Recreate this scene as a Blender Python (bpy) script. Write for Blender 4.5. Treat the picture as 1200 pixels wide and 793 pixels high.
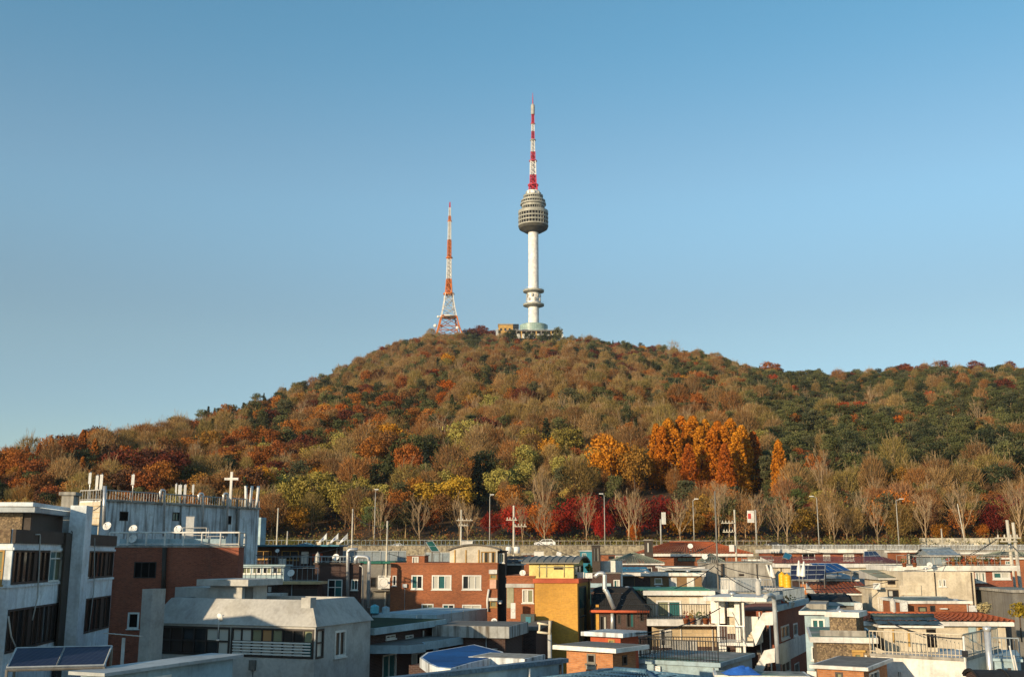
import bpy, math, random
from mathutils import Vector as V, noise
R=math.radians; PI=math.pi
random.seed(7)
for o in list(bpy.data.objects): bpy.data.objects.remove(o)
sc=bpy.context.scene; COL=sc.collection
# ---------------------------------------------------------------- camera
F=1250.0; HOR=650.0; CX,CY=600.0,396.5
PITCH=math.atan((HOR-CY)/F); CP,SP=math.cos(PITCH),math.sin(PITCH)
cam=bpy.data.cameras.new('camera'); cam.lens=36*F/1200; cam.sensor_width=36; cam.clip_start=.1; cam.clip_end=9000
co=bpy.data.objects.new('camera',cam); COL.objects.link(co); co.rotation_euler=(PI/2+PITCH,0,0); sc.camera=co
# ---------------------------------------------------------------- sky and sun
SUN_AZ,SUN_EL=R(40.5),R(12)          # the sun stands behind the viewer, over the left shoulder
sund=V((-math.sin(SUN_AZ)*math.cos(SUN_EL),-math.cos(SUN_AZ)*math.cos(SUN_EL),math.sin(SUN_EL)))
w=bpy.data.worlds.new('World'); sc.world=w; w.use_nodes=True
nt=w.node_tree; bg=nt.nodes['Background']; sky=nt.nodes.new('ShaderNodeTexSky')
sky.sky_type='NISHITA'; sky.sun_disc=False; sky.sun_elevation=SUN_EL; sky.sun_rotation=math.atan2(sund.x,sund.y)
sky.air_density=1.0; sky.dust_density=0.25; sky.ozone_density=3.0; sky.altitude=50
tint=nt.nodes.new('ShaderNodeMix'); tint.data_type='RGBA'; tint.blend_type='MULTIPLY'; tint.inputs[0].default_value=1; tint.inputs[7].default_value=(1.02,1.04,.92,1)   # the air is a little greener-blue than the model's
tc=nt.nodes.new('ShaderNodeTexCoord'); sx=nt.nodes.new('ShaderNodeSeparateXYZ'); nt.links.new(tc.outputs['Generated'],sx.inputs[0])
cr=nt.nodes.new('ShaderNodeValToRGB'); nt.links.new(sx.outputs[2],cr.inputs[0])     # hazier and paler low down, deeper teal overhead, by height above the horizon
for i,(p_,c_) in enumerate([(.12,(.86,.79,.82)),(.205,(.96,.84,.79)),(.325,(1.15,1.12,1.05)),(.48,(.83,1.12,1.11)),(.8,(.85,1.05,1.05))]):
    e_=cr.color_ramp.elements[i] if i<2 else cr.color_ramp.elements.new(p_)
    e_.position=p_; e_.color=(*[v/1.4 for v in c_],1)
cr.color_ramp.interpolation='EASE'
grad=nt.nodes.new('ShaderNodeMix'); grad.data_type='RGBA'; grad.blend_type='MULTIPLY'; grad.inputs[0].default_value=1
nt.links.new(sky.outputs[0],tint.inputs[6]); nt.links.new(tint.outputs[2],grad.inputs[6]); nt.links.new(cr.outputs[0],grad.inputs[7]); nt.links.new(grad.outputs[2],bg.inputs[0]); bg.inputs[1].default_value=0.15*1.4
sl=bpy.data.lights.new('sun','SUN'); sl.energy=5.0; sl.angle=R(.55); sl.color=(1,.79,.52)
so=bpy.data.objects.new('sun',sl); COL.objects.link(so); so.rotation_euler=sund.to_track_quat('Z','Y').to_euler()
sc.view_settings.view_transform='Standard'; sc.view_settings.look='None'; sc.view_settings.exposure=0.36; sc.view_settings.gamma=1
sc.render.engine='CYCLES'; sc.cycles.max_bounces=5; sc.cycles.diffuse_bounces=3; sc.cycles.glossy_bounces=2
sc.cycles.transparent_max_bounces=4; sc.cycles.caustics_reflective=False; sc.cycles.caustics_refractive=False
# ---------------------------------------------------------------- picture <-> place
def ray(px,py):
    dx=(px-CX)/F; dv=(CY-py)/F
    return V((dx,CP-dv*SP,SP+dv*CP))
def P(px,py,Y):
    d=ray(px,py); return d*(Y/d.y)
def G(px,Y,z): return V(((px-CX)*(Y*CP+z*SP)/F,Y,z))
def mpp(Y,z=0): return (Y*CP+z*SP)/F           # metres per pixel at a depth
# ---------------------------------------------------------------- materials
MATS={}
def nn(t,k,**kw):
    n=t.nodes.new('ShaderNode'+k)
    for a,b in kw.items(): setattr(n,a,b)
    return n
def mixc(t,fac,a,b,mode='MIX'):
    n=nn(t,'Mix',data_type='RGBA',blend_type=mode)
    for s,v in ((n.inputs[0],fac),(n.inputs[6],a),(n.inputs[7],b)):
        if hasattr(v,'is_output'): t.links.new(v,s)
        elif isinstance(v,(int,float)): s.default_value=v
        else: s.default_value=(*v[:3],1)
    return n.outputs[2]
def ramp(t,inp,a,b):
    n=nn(t,'MapRange'); n.inputs[1].default_value=a; n.inputs[2].default_value=b
    t.links.new(inp,n.inputs[0]); return n.outputs[0]
def noi(t,vec,scale,detail=4):
    n=nn(t,'TexNoise'); n.inputs['Scale'].default_value=scale; n.inputs['Detail'].default_value=detail
    t.links.new(vec,n.inputs['Vector']); return n.outputs['Fac']
def mat(name,col,rough=.85,kind='plaster',dirt=.35,metal=0,col2=None,spec=.3,scale=1.0):
    if name in MATS: return MATS[name]
    m=bpy.data.materials.new(name); m.use_nodes=True; t=m.node_tree; b=t.nodes['Principled BSDF']
    b.inputs['Roughness'].default_value=rough; b.inputs['Metallic'].default_value=metal
    b.inputs['Specular IOR Level'].default_value=spec
    MATS[name]=m
    geo=nn(t,'NewGeometry').outputs['Position']; uv=nn(t,'UVMap').outputs[0]
    base=col
    if kind=='glass':
        b.inputs['Base Color'].default_value=(*col,1); return m
    if kind in('brick','stone'):
        br=nn(t,'TexBrick'); t.links.new(uv,br.inputs['Vector'])
        c2=col2 or tuple(c*.62 for c in col)
        br.inputs['Color1'].default_value=(*col,1); br.inputs['Color2'].default_value=(*c2,1)
        br.inputs['Mortar'].default_value=(*[min(1,c*.7+.06) for c in col],1)
        br.inputs['Scale'].default_value=1
        bw,bh,ms=((.23,.075,.012) if kind=='brick' else (.46,.22,.02))
        br.inputs['Brick Width'].default_value=bw*scale; br.inputs['Row Height'].default_value=bh*scale; br.inputs['Mortar Size'].default_value=ms*scale
        base=br.outputs[0]
        bp=nn(t,'Bump'); bp.inputs['Strength'].default_value=.5; bp.inputs['Distance'].default_value=.02
        t.links.new(br.outputs[1],bp.inputs['Height']); bp.invert=True
        t.links.new(bp.outputs[0],b.inputs['Normal'])
    elif kind=='rubble':
        vo=nn(t,'TexVoronoi'); vo.inputs['Scale'].default_value=5/scale; t.links.new(uv,vo.inputs['Vector'])
        c2=col2 or tuple(c*.4 for c in col)
        base=mixc(t,ramp(t,vo.outputs['Color'],.15,.85),col,c2)
        base=mixc(t,ramp(t,vo.outputs['Distance'],.55,.75),base,tuple(c*.45 for c in col))
    elif kind=='tile':
        base=mixc(t,ramp(t,noi(t,geo,9,2),.35,.65),col,col2 or tuple(c*.55 for c in col))
    big=noi(t,geo,.35,5); fine=noi(t,geo,7,3)
    base=mixc(t,ramp(t,big,.25,.75),base,(.72,.72,.72),'MULTIPLY') if False else base
    v=mixc(t,ramp(t,big,.3,.7),(1.10,1.09,1.06),(.72,.72,.74))
    base=mixc(t,1.0,base,v,'MULTIPLY')
    v=mixc(t,ramp(t,fine,.3,.7),(1.06,1.06,1.06),(.86,.86,.86)); base=mixc(t,1.0,base,v,'MULTIPLY')
    if kind in('plaster','concrete'): base=mixc(t,1.0,base,mixc(t,ramp(t,noi(t,geo,1.1,7),.50,.60),(1.02,1.02,1.02),(.86,.85,.83)),'MULTIPLY')
    if dirt>0:
        mp=nn(t,'Mapping'); mp.inputs['Scale'].default_value=(2.6,2.6,.22); t.links.new(geo,mp.inputs[0])
        st=ramp(t,noi(t,mp.outputs[0],1.3,6),*((.47,.66) if dirt>=.5 else (.54,.74)))
        mu=nn(t,'Math',operation='MULTIPLY'); t.links.new(st,mu.inputs[0]); mu.inputs[1].default_value=dirt
        base=mixc(t,mu.outputs[0],base,(.10,.085,.07))
    t.links.new(base,b.inputs['Base Color'])
    if kind in('plaster','concrete','rubble'):
        bp=nn(t,'Bump'); bp.inputs['Strength'].default_value=.25; bp.inputs['Distance'].default_value=.03
        t.links.new(noi(t,geo,5,5),bp.inputs['Height']); t.links.new(bp.outputs[0],b.inputs['Normal'])
    return m
C=dict(
 white=mat('white_paint',(.74,.72,.67),.6,dirt=.42), cream=mat('cream_plaster',(.62,.54,.41),dirt=.3), beige=mat('beige_stone',(.54,.42,.26),kind='stone',dirt=.2,col2=(.46,.35,.21)),
 palewall=mat('weathered_pale_wall',(.70,.75,.78),dirt=.75), tilewhite=mat('white_tile_band',(.74,.80,.84),.5,dirt=.38),
 greyp=mat('grey_plaster',(.47,.46,.43),dirt=.12), conc=mat('concrete',(.36,.34,.30),kind='concrete',dirt=.55), concd=mat('dark_concrete',(.20,.19,.17),kind='concrete',dirt=.6),
 blackmold=mat('mould_stained_concrete',(.42,.43,.42),kind='concrete',dirt=1.0),
 orange=mat('orange_brick',(.40,.125,.040),kind='brick',dirt=.12), redbrick=mat('red_brick',(.37,.10,.045),kind='brick',dirt=.15),
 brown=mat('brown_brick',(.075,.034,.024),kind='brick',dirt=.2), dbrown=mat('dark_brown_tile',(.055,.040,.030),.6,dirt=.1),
 brickl=mat('light_orange_brick',(.50,.22,.085),kind='brick',col2=(.36,.14,.05),dirt=.15),
 brickm=mat('mottled_brown_brick',(.36,.26,.15),kind='rubble',col2=(.10,.07,.05),dirt=.1,scale=.35), brickm2=mat('tan_brick',(.30,.21,.12),kind='rubble',col2=(.14,.09,.055),dirt=.1,scale=.6),
 yellow=mat('yellow_brick',(.66,.34,.045),kind='brick',col2=(.56,.27,.035),dirt=.06), lemon=mat('lemon_panel',(.72,.60,.22),dirt=.1),
 redtrim=mat('red_trim',(.50,.11,.05),dirt=.1), redwall=mat('red_painted_wall',(.48,.10,.045),dirt=.15),
 olive=mat('grey_green_panel',(.34,.33,.22),dirt=.2), wood=mat('brown_wood_panel',(.24,.15,.075),dirt=.2), woody=mat('yellow_wood_frame',(.52,.32,.10),dirt=.1),
 bluep=mat('pale_blue_paint',(.36,.48,.53),dirt=.35), blueroof=mat('blue_roof_paint',(.012,.10,.30),.85,dirt=.1,spec=.15), tealroof=mat('teal_sheet_roof',(.03,.20,.30),.5,dirt=.15),
 greenroof=mat('green_waterproof_paint',(.05,.26,.13),.55,dirt=.2), dgreenroof=mat('dark_green_waterproof_paint',(.018,.045,.022),.9,dirt=0,spec=.1),
 teal=mat('teal_panel',(.03,.22,.30),.4,dirt=.05), tealnet=mat('dark_green_net',(.02,.13,.10),.8,dirt=.1),
 pink=mat('pink_panel',(.70,.42,.30),dirt=.05), tan=mat('tan_sheet',(.58,.44,.24),dirt=.3), orangepanel=mat('orange_sheet',(.55,.22,.08),dirt=.2),
 tileo=mat('orange_roof_tile',(.42,.11,.035),.7,'tile',.1,col2=(.24,.06,.025)), tileg=mat('grey_green_roof_tile',(.30,.32,.24),.7,'tile',.2,col2=(.13,.15,.11)),
 tileb=mat('blue_roof_tile',(.10,.20,.29),.45,'tile',.1,col2=(.05,.11,.17)), tiledk=mat('charcoal_roof_sheet',(.035,.034,.034),.8,'tile',0,col2=(.026,.025,.025),spec=.15), tiler=mat('dark_red_roof_tile',(.24,.05,.035),.6,'tile',.1),
 slate=mat('green_grey_roof_sheet',(.055,.075,.075),.5,dirt=.1), greysheet=mat('blue_grey_steel_sheet',(.26,.31,.34),.5,dirt=.35), zinc=mat('pale_steel_sheet',(.42,.45,.46),.45,dirt=.25),
 dkroof=mat('dark_arched_roof_sheet',(.20,.185,.15),.5,dirt=.3), trans=mat('translucent_wall_sheet',(.66,.60,.48),.4,dirt=.2),
 steel=mat('galvanised_steel',(.62,.63,.63),.35,'metal',.1,metal=.55), black=mat('black_iron',(.03,.03,.03),.5,'metal',0), polec=mat('pole_concrete',(.55,.51,.42),.8,dirt=.1),
 lampm=mat('lamp_post_paint',(.40,.39,.35),.5,'metal',.1), dish=mat('white_enamel',(.80,.79,.75),.45,'metal',.12), ink=mat('dark_rubber',(.03,.03,.035),.7,'metal',0),
 g_dark=mat('dark_glass',(.018,.020,.022),.08,'glass',spec=.6), g_teal=mat('teal_glass',(.03,.11,.11),.08,'glass',spec=.6), g_cur=mat('curtained_glass',(.46,.45,.40),.15,'glass',spec=.5),
 g_brown=mat('brown_tinted_glass',(.040,.026,.020),.2,'glass',spec=.3), g_olive=mat('olive_glass',(.20,.21,.13),.12,'glass',spec=.5), hole=mat('dark_opening',(.012,.010,.009),.9,'glass',spec=.1), g_warm=mat('warm_curtained_glass',(.36,.20,.09),.15,'glass',spec=.5),
 f_white=mat('white_window_frame',(.72,.71,.66),.45,'metal',.1), f_dark=mat('dark_window_frame',(.045,.035,.03),.5,'metal',0), f_wood=mat('wooden_window_frame',(.46,.27,.08),.6,'metal',.1),
 solar=None, asphalt=mat('asphalt',(.05,.05,.05),.9,'concrete',.1), pave=mat('alley_concrete',(.16,.15,.14),.9,'concrete',.3), paint=mat('road_paint',(.7,.7,.66),.7,dirt=.1),
 stonew=mat('stone_retaining_wall',(.42,.36,.25),kind='rubble',col2=(.30,.25,.17),dirt=.5,scale=2), palestone=mat('pale_stone_wall',(.66,.60,.46),kind='rubble',col2=(.40,.36,.27),dirt=.2,scale=2.2),
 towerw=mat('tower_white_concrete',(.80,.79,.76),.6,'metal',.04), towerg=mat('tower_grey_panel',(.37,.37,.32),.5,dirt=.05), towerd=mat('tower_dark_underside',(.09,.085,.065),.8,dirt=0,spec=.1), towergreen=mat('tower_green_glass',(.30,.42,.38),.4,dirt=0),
 red=mat('mast_red_paint',(.56,.035,.06),.6,dirt=0), morange=mat('mast_orange_paint',(.66,.20,.04),.6,dirt=.05), carw=mat('white_car_paint',(.78,.78,.77),.25,'metal',0,spec=.5), card=mat('dark_car_paint',(.03,.032,.038),.25,'metal',0,spec=.5),
 flagm=mat('flag_cloth',(.66,.69,.72),.9,dirt=0), flagb=mat('flag_blue_emblem',(.05,.10,.33),.9,dirt=0), tanky=mat('yellow_plastic',(.78,.42,.02),.4,'metal',.1), tankb=mat('sky_blue_plastic',(.12,.45,.55),.4,'metal',.1),
 bluetarp=mat('blue_tarpaulin',(.03,.13,.50),.5,dirt=.05), clay=mat('clay_pot',(.36,.12,.05),.8,dirt=.1), signw=mat('sign_white',(.70,.70,.66),.5,dirt=.1), signr=mat('sign_red',(.5,.06,.05),.5,dirt=.1), bronze=mat('brown_bare_earth',(.12,.085,.05),.95,'concrete',0))
def solar_mat():
    m=bpy.data.materials.new('solar_cells'); m.use_nodes=True; t=m.node_tree; b=t.nodes['Principled BSDF']
    uv=nn(t,'UVMap').outputs[0]; br=nn(t,'TexBrick'); t.links.new(uv,br.inputs[0])
    br.offset=0; br.inputs['Scale'].default_value=1; br.inputs['Brick Width'].default_value=.17; br.inputs['Row Height'].default_value=.17; br.inputs['Mortar Size'].default_value=.008
    br.inputs['Color1'].default_value=(.012,.018,.05,1); br.inputs['Color2'].default_value=(.016,.024,.065,1); br.inputs['Mortar'].default_value=(.06,.07,.10,1)
    t.links.new(br.outputs[0],b.inputs['Base Color']); b.inputs['Roughness'].default_value=.5; b.inputs['Specular IOR Level'].default_value=.1; return m
C['solar']=solar_mat()
def roofing():
    m=bpy.data.materials.new('worn_roof_coating'); m.use_nodes=True; t=m.node_tree; b=t.nodes['Principled BSDF']; geo=nn(t,'NewGeometry').outputs['Position']
    c=mixc(t,ramp(t,noi(t,geo,.16,2),.42,.58),(.22,.22,.20),(.10,.19,.14)); c=mixc(t,ramp(t,noi(t,geo,.9,6),.5,.62),c,(.32,.31,.28)); c=mixc(t,ramp(t,noi(t,geo,1.7,6),.55,.68),c,(.09,.085,.075))
    t.links.new(c,b.inputs['Base Color']); b.inputs['Roughness'].default_value=.8; b.inputs['Specular IOR Level'].default_value=.2; return m
C['roofing']=roofing()
# ---------------------------------------------------------------- mesh helper
class MB:
    def __init__(s): s.v=[]; s.f=[]; s.m=[]; s.mats=[]; s.cur=0; s.sm=[]
    def use(s,m):
        if m not in s.mats: s.mats.append(m)
        s.cur=s.mats.index(m); return s
    def face(s,pts,smooth=False):
        i=len(s.v); s.v+= [tuple(p) for p in pts]; s.f.append(tuple(range(i,i+len(pts)))); s.m.append(s.cur); s.sm.append(smooth)
    def hexa(s,p):   # p: 8 points, bottom ring 0-3, top ring 4-7
        i=len(s.v); s.v+=[tuple(q) for q in p]
        for f in ((3,2,1,0),(4,5,6,7),(0,1,5,4),(1,2,6,5),(2,3,7,6),(3,0,4,7)):
            s.f.append(tuple(i+k for k in f)); s.m.append(s.cur); s.sm.append(False)
    def frame(s,o,a,b,c):   # box from a corner and three edge vectors
        o=V(o); s.hexa([o,o+a,o+a+b,o+b,o+c,o+a+c,o+a+b+c,o+b+c]); return s
    def box(s,c,sx,sy,sz,yaw=0):
        a=V((math.cos(yaw),math.sin(yaw),0)); b=V((-math.sin(yaw),math.cos(yaw),0))
        return s.frame(V(c)-a*sx/2-b*sy/2,a*sx,b*sy,V((0,0,sz)))
    def prism(s,pts,vec):   # planar polygon pushed along vec
        n=len(pts); i=len(s.v); s.v+=[tuple(p) for p in pts]+[tuple(V(p)+vec) for p in pts]
        s.f.append(tuple(range(i+n-1,i-1,-1))); s.f.append(tuple(range(i+n,i+2*n)))
        for k in range(n): s.f.append((i+k,i+(k+1)%n,i+n+(k+1)%n,i+n+k))
        s.m+=[s.cur]*(n+2); s.sm+=[False]*(n+2); return s
    def tube(s,pts,r,n=8,r2=None,caps=True):
        pts=[V(p) for p in pts]; N=len(pts); i0=len(s.v)
        for k,p in enumerate(pts):
            d=(pts[min(k+1,N-1)]-pts[max(k-1,0)]).normalized()
            a=d.cross(V((0,0,1))) if abs(d.z)<.95 else d.cross(V((0,1,0)))
            a.normalize(); b=d.cross(a); rr=r if r2 is None else r+(r2-r)*k/max(1,N-1)
            for q in range(n):
                t=2*PI*q/n; s.v.append(tuple(p+(a*math.cos(t)+b*math.sin(t))*rr))
        for k in range(N-1):
            for q in range(n):
                s.f.append((i0+k*n+q,i0+k*n+(q+1)%n,i0+(k+1)*n+(q+1)%n,i0+(k+1)*n+q)); s.m.append(s.cur); s.sm.append(n>5)
        if caps:
            for k,rev in((0,1),(N-1,0)):
                f=[i0+k*n+q for q in range(n)]; s.f.append(tuple(f[::-1] if rev else f)); s.m.append(s.cur); s.sm.append(False)
        return s
    def lathe(s,c,prof,n=32,axis=None,smooth=True):
        c=V(c); ax=V(axis or (0,0,1)).normalized()
        a=ax.cross(V((0,1,0))) if abs(ax.y)<.9 else ax.cross(V((1,0,0)))
        a.normalize(); b=ax.cross(a); i0=len(s.v)
        for r,z in prof:
            for q in range(n):
                t=2*PI*q/n; s.v.append(tuple(c+ax*z+(a*math.cos(t)+b*math.sin(t))*max(r,.001)))
        for k in range(len(prof)-1):
            for q in range(n):
                s.f.append((i0+k*n+q,i0+k*n+(q+1)%n,i0+(k+1)*n+(q+1)%n,i0+(k+1)*n+q)); s.m.append(s.cur); s.sm.append(smooth)
        return s
    def corr(s,a,b,c,d,n,amp,rows=1,step=0.0,seg=4):   # ribbed or tiled sheet: eave a-b, ridge d-c
        a,b,c,d=V(a),V(b),V(c),V(d); nor=(b-a).cross(d-a).normalized()
        if nor.z<0: nor=-nor
        W=n*seg
        for r in range(rows):
            i0=len(s.v)
            for e in(0,1):
                t=(r+e)/rows
                for k in range(W+1):
                    x=k/W; q=(a.lerp(b,x)).lerp(d.lerp(c,x),t)
                    s.v.append(tuple(q+nor*(amp*abs(math.sin(PI*k/seg))+(step if e==0 else 0))))
            for k in range(W):
                s.f.append((i0+k,i0+k+1,i0+W+2+k,i0+W+1+k)); s.m.append(s.cur); s.sm.append(False)
        return s
    def build(s,name,m=None,parent=None,sub=None):
        if m is not None: s.mats=s.mats or [m]
        me=bpy.data.meshes.new(name); off=parent.get('_w') if parent else None
        o_=V(off) if off is not None else V((0,0,0))
        me.from_pydata([tuple(V(v)-o_) for v in s.v],[],s.f)
        for mm in s.mats: me.materials.append(mm)
        me.polygons.foreach_set('material_index',s.m); me.polygons.foreach_set('use_smooth',s.sm)
        uv=me.uv_layers.new(name='UVMap').data
        for p in me.polygons:
            n=p.normal
            if abs(n.z)>.8: a,b=V((1,0,0)),V((0,1,0))
            else:
                a=V((-n.y,n.x,0)).normalized(); b=V((0,0,1)) if abs(n.z)<.2 else n.cross(a)
            for li in p.loop_indices:
                q=V(s.v[me.loops[li].vertex_index]); uv[li].uv=(q.dot(a),q.dot(b))
        me.update()
        o=bpy.data.objects.new(name,me); COL.objects.link(o)
        if parent:
            o.parent=parent; o['_w']=tuple(o_)
        else: o['_w']=(0,0,0)
        return o
WALLS=[]
def thing(name,label,cat,loc,group=None):
    o=bpy.data.objects.new(name,None); COL.objects.link(o); o.location=loc; o['_w']=tuple(loc); o.empty_display_size=.3
    o['label']=label; o['category']=cat
    if group: o['group']=group
    return o
def tag(o,label,cat,group=None,kind=None):
    o['label']=label; o['category']=cat
    if group: o['group']=group
    if kind: o['kind']=kind
    return o
def struct(o): o['kind']='structure'; return o
# ---------------------------------------------------------------- ground and hill
def lerpt(T,x):
    if x<=T[0][0]: return T[0][1:]
    for a,b in zip(T,T[1:]):
        if x<=b[0]:
            t=(x-a[0])/(b[0]-a[0]); return tuple(p+(q-p)*t for p,q in zip(a[1:],b[1:]))
    return T[-1][1:]
# photo column, tree-top row of the skyline, distance of the crest
SKY=[(-500,575,280),(-150,552,290),(0,533,310),(50,522,325),(100,507,345),(150,507,380),(200,497,430),(250,484,510),(300,471,600),(350,452,700),(400,431,820),(450,408,930),(500,393,1015),(560,393,1055),(625,397,1060),(665,394,1055),(700,400,1035),(760,407,985),(820,413,930),(870,426,890),(930,437,860),(1000,438,850),(1050,434,835),(1100,433,820),(1200,432,800),(1500,440,760),(1800,460,700)]
Y0,Z0=228.0,1.7
def pxof(X,Y): return CX+F*X/(Y*1.003)
def hill(X,Y):
    if Y<=Y0: return Z0-.02
    px=pxof(X,Y); top,D=lerpt(SKY,px)
    zc=P(px,min(top+8.5*F/D,640),D).z
    t=(Y-Y0)/(D-Y0)
    nz=noise.noise((X/75,Y/75,3.1))*7+noise.noise((X/28,Y/28,9.1))*2.5
    if t<=1:
        return Z0+(zc-Z0)*t+nz*min(1,max(0,4*t*(1-t)))
    return zc-(Y-D)*.22+nz*min(1,(t-1)*4)*.3
def grid_mesh(name,us,ys,zf,m,xf):
    v=[];f=[]
    for y in ys:
        for u in us:
            x=xf(u,y); v.append((x,y,zf(x,y)))
    n=len(us)
    for j in range(len(ys)-1):
        for i in range(n-1): f.append((j*n+i,j*n+i+1,(j+1)*n+i+1,(j+1)*n+i))
    me=bpy.data.meshes.new(name); me.from_pydata(v,[],f); me.materials.append(m)
    for p in me.polygons: p.use_smooth=True
    o=bpy.data.objects.new(name,me); COL.objects.link(o); return o
litter=mat('leaf_litter',(.085,.05,.025),.95,'concrete',0)
ys=[Y0+(1800-Y0)*(k/150)**1.35 for k in range(151)]
struct(grid_mesh('hill',[-1.1+2.2*k/170 for k in range(171)],ys,hill,litter,lambda u,y:u*y))
GZ=[(-60,-15),(35,-14.0),(60,-13.0),(90,-11.5),(120,-10),(150,-8.6),(206.2,-4.0)]
def gz(Y): return lerpt(GZ,Y)[0]
struct(grid_mesh('town_ground',[-700+1400*k/40 for k in range(41)],[-700,-60,0,35,60,75,90,105,120,135,150,180,206.2],lambda x,y:gz(y),C['pave'],lambda u,y:u))
def sheet(name,x0,x1,y0,y1,z,m,t=0):
    b=MB()
    if t: b.frame((x0,y0,z-t),V((x1-x0,0,0)),V((0,y1-y0,0)),V((0,0,t)))
    else: b.face([(x0,y0,z),(x1,y0,z),(x1,y1,z),(x0,y1,z)])
    return b.build(name,m)
struct(sheet('pavement',-260,260,206.6,210.4,Z0-.02,C['conc'],.6))
struct(sheet('road',-260,260,210.4,219,Z0-.14,C['asphalt'],.5))
struct(sheet('verge',-260,260,219,228.2,Z0-.02,litter,.6))
b=MB()
for k in range(-50,50): b.face([(k*5,214.6,Z0-.136),(k*5+2.4,214.6,Z0-.136),(k*5+2.4,214.75,Z0-.136),(k*5,214.75,Z0-.136)])
for y in(210.8,218.5): b.face([(-255,y,Z0-.136),(255,y,Z0-.136),(255,y+.13,Z0-.136),(-255,y+.13,Z0-.136)])
struct(b.build('road_marking',C['paint']))
b=MB()   # far plain beyond the ridge and around, reaching the horizon
b.face([(-9000,-8000,-40),(9000,-8000,-40),(9000,9000,-40),(-9000,9000,-40)])
struct(b.build('far_ground',C['bronze']))

# ---------------------------------------------------------------- trees
def foliage_mat():
    m=bpy.data.materials.new('autumn_foliage'); m.use_nodes=True; t=m.node_tree; b=t.nodes['Principled BSDF']
    ti=nn(t,'Attribute',attribute_type='INSTANCER',attribute_name='tint'); va=nn(t,'Attribute',attribute_type='GEOMETRY',attribute_name='var')
    f=ramp(t,va.outputs['Fac'],0,1)
    k=mixc(t,f,(.62,.56,.55),(1.45,1.42,1.30)); c=mixc(t,1.0,ti.outputs['Color'],k,'MULTIPLY')
    t.links.new(c,b.inputs['Base Color']); b.inputs['Roughness'].default_value=.75; b.inputs['Specular IOR Level'].default_value=.2
    tr=nn(t,'BsdfTranslucent'); t.links.new(c,tr.inputs[0]); mx=nn(t,'MixShader'); mx.inputs[0].default_value=.22
    t.links.new(b.outputs[0],mx.inputs[1]); t.links.new(tr.outputs[0],mx.inputs[2]); t.links.new(mx.outputs[0],t.nodes['Material Output'].inputs[0])
    return m
FOL=foliage_mat()
BARKP=mat('pale_bark',(.36,.255,.15),.9,'concrete',0); BARKD=mat('dark_bark',(.10,.07,.05),.9,'concrete',0); BARKT=mat('tan_bark',(.40,.28,.15),.9,'concrete',0)
rnd=random.Random(11)
def ru(): 
    while 1:
        v=V((rnd.uniform(-1,1),rnd.uniform(-1,1),rnd.uniform(-1,1)))
        if .05<v.length<1: return v.normalized()
class Leaves:
    def __init__(s): s.v=[]; s.f=[]; s.a=[]
    def leaf(s,p,n,sz,var,asp=.7):
        a=n.cross(ru()); 
        if a.length<.01: a=n.orthogonal()
        a.normalize(); b=n.cross(a); i=len(s.v)
        s.v+=[p+a*sz,p+b*sz*asp,p-a*sz,p-b*sz*asp]; s.f.append((i,i+1,i+2,i+3)); s.a.append(var)
    def blade(s,p,d,L,wd,var):
        a=d.cross(ru()).normalized()*wd; i=len(s.v)
        s.v+=[p-a,p+a,p+d*L+a*.4,p+d*L-a*.4]; s.f.append((i,i+1,i+2,i+3)); s.a.append(var)
    def blob(s,c,r,n,sz,sq=.8,jit=.7,var=None):
        bv=rnd.random() if var is None else var
        for _ in range(n):
            d=ru(); p=c+V((d.x*r,d.y*r,d.z*r*sq))*rnd.uniform(.55,1.08)
            s.leaf(p,(d+ru()*jit).normalized(),sz*rnd.uniform(.6,1.3),min(1,max(0,.55*bv+.45*rnd.random())))
    def mesh(s,name):
        me=bpy.data.meshes.new(name); me.from_pydata([tuple(v) for v in s.v],[],s.f); me.materials.append(FOL)
        at=me.attributes.new('var','FLOAT','FACE'); at.data.foreach_set('value',s.a); return me
def limbs(trunk_r,H,base,n,spread,up,bark,name,lean=.0,depth=2,twig=0.012):
    b=MB(); b.use(bark)
    tip=V((rnd.uniform(-lean,lean)*H,rnd.uniform(-lean,lean)*H,H))
    def tk(t): return V((0,0,0)).lerp(tip,t)+V((math.sin(t*5)*.1,math.cos(t*4)*.1-.1,0))*min(1,t*3)
    b.tube([tk(0)-V((0,0,.8)),tk(.2),tk(.5),tk(.8),tk(1)],trunk_r,6,trunk_r*.18)
    def grow(p,d,L,r,k):
        q=p+d*L*.5; e=p+d*L+V((0,0,up*L*.35)); b.tube([p,q+V((0,0,up*L*.06)),e],r,4 if k>0 else 3,max(twig,r*.35),caps=False)
        if k<=0: return
        for _ in range(rnd.choice((3,4))):
            t=rnd.uniform(.35,1); s=p.lerp(e,t); dd=(d*.8+ru()*.55+V((0,0,up*.5))).normalized()
            grow(s,dd,L*rnd.uniform(.42,.65),r*.5,k-1)
    for k in range(n):
        t=base+(1-base)*(k+.5)/n*.9; a=k*2.4+rnd.uniform(-.4,.4)
        d=V((math.cos(a)*spread,math.sin(a)*spread,up)).normalized()
        grow(tk(t),d,H*rnd.uniform(.28,.42)*(1.15-t*.7),trunk_r*.45*(1.1-t*.6),depth)
    return b
def mbmesh(b,name): 
    o=b.build(name,None); me=o.data; bpy.data.objects.remove(o); return me
def crown_round(H,W,nb,nl,sz,low=.3):
    L=Leaves(); c=V((0,0,H*(1+low)/2)); rz=H*(1-low)/2
    for k in range(nb):
        d=ru(); q=rnd.uniform(.35,1)**.6; br=W*rnd.uniform(.08,.21)
        p=c+V((d.x*(W/2-br*.6)*q,d.y*(W/2-br*.6)*q,d.z*(rz-br*.5)*q)); L.blob(p,br,nl,sz,.75)
    return L
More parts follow.
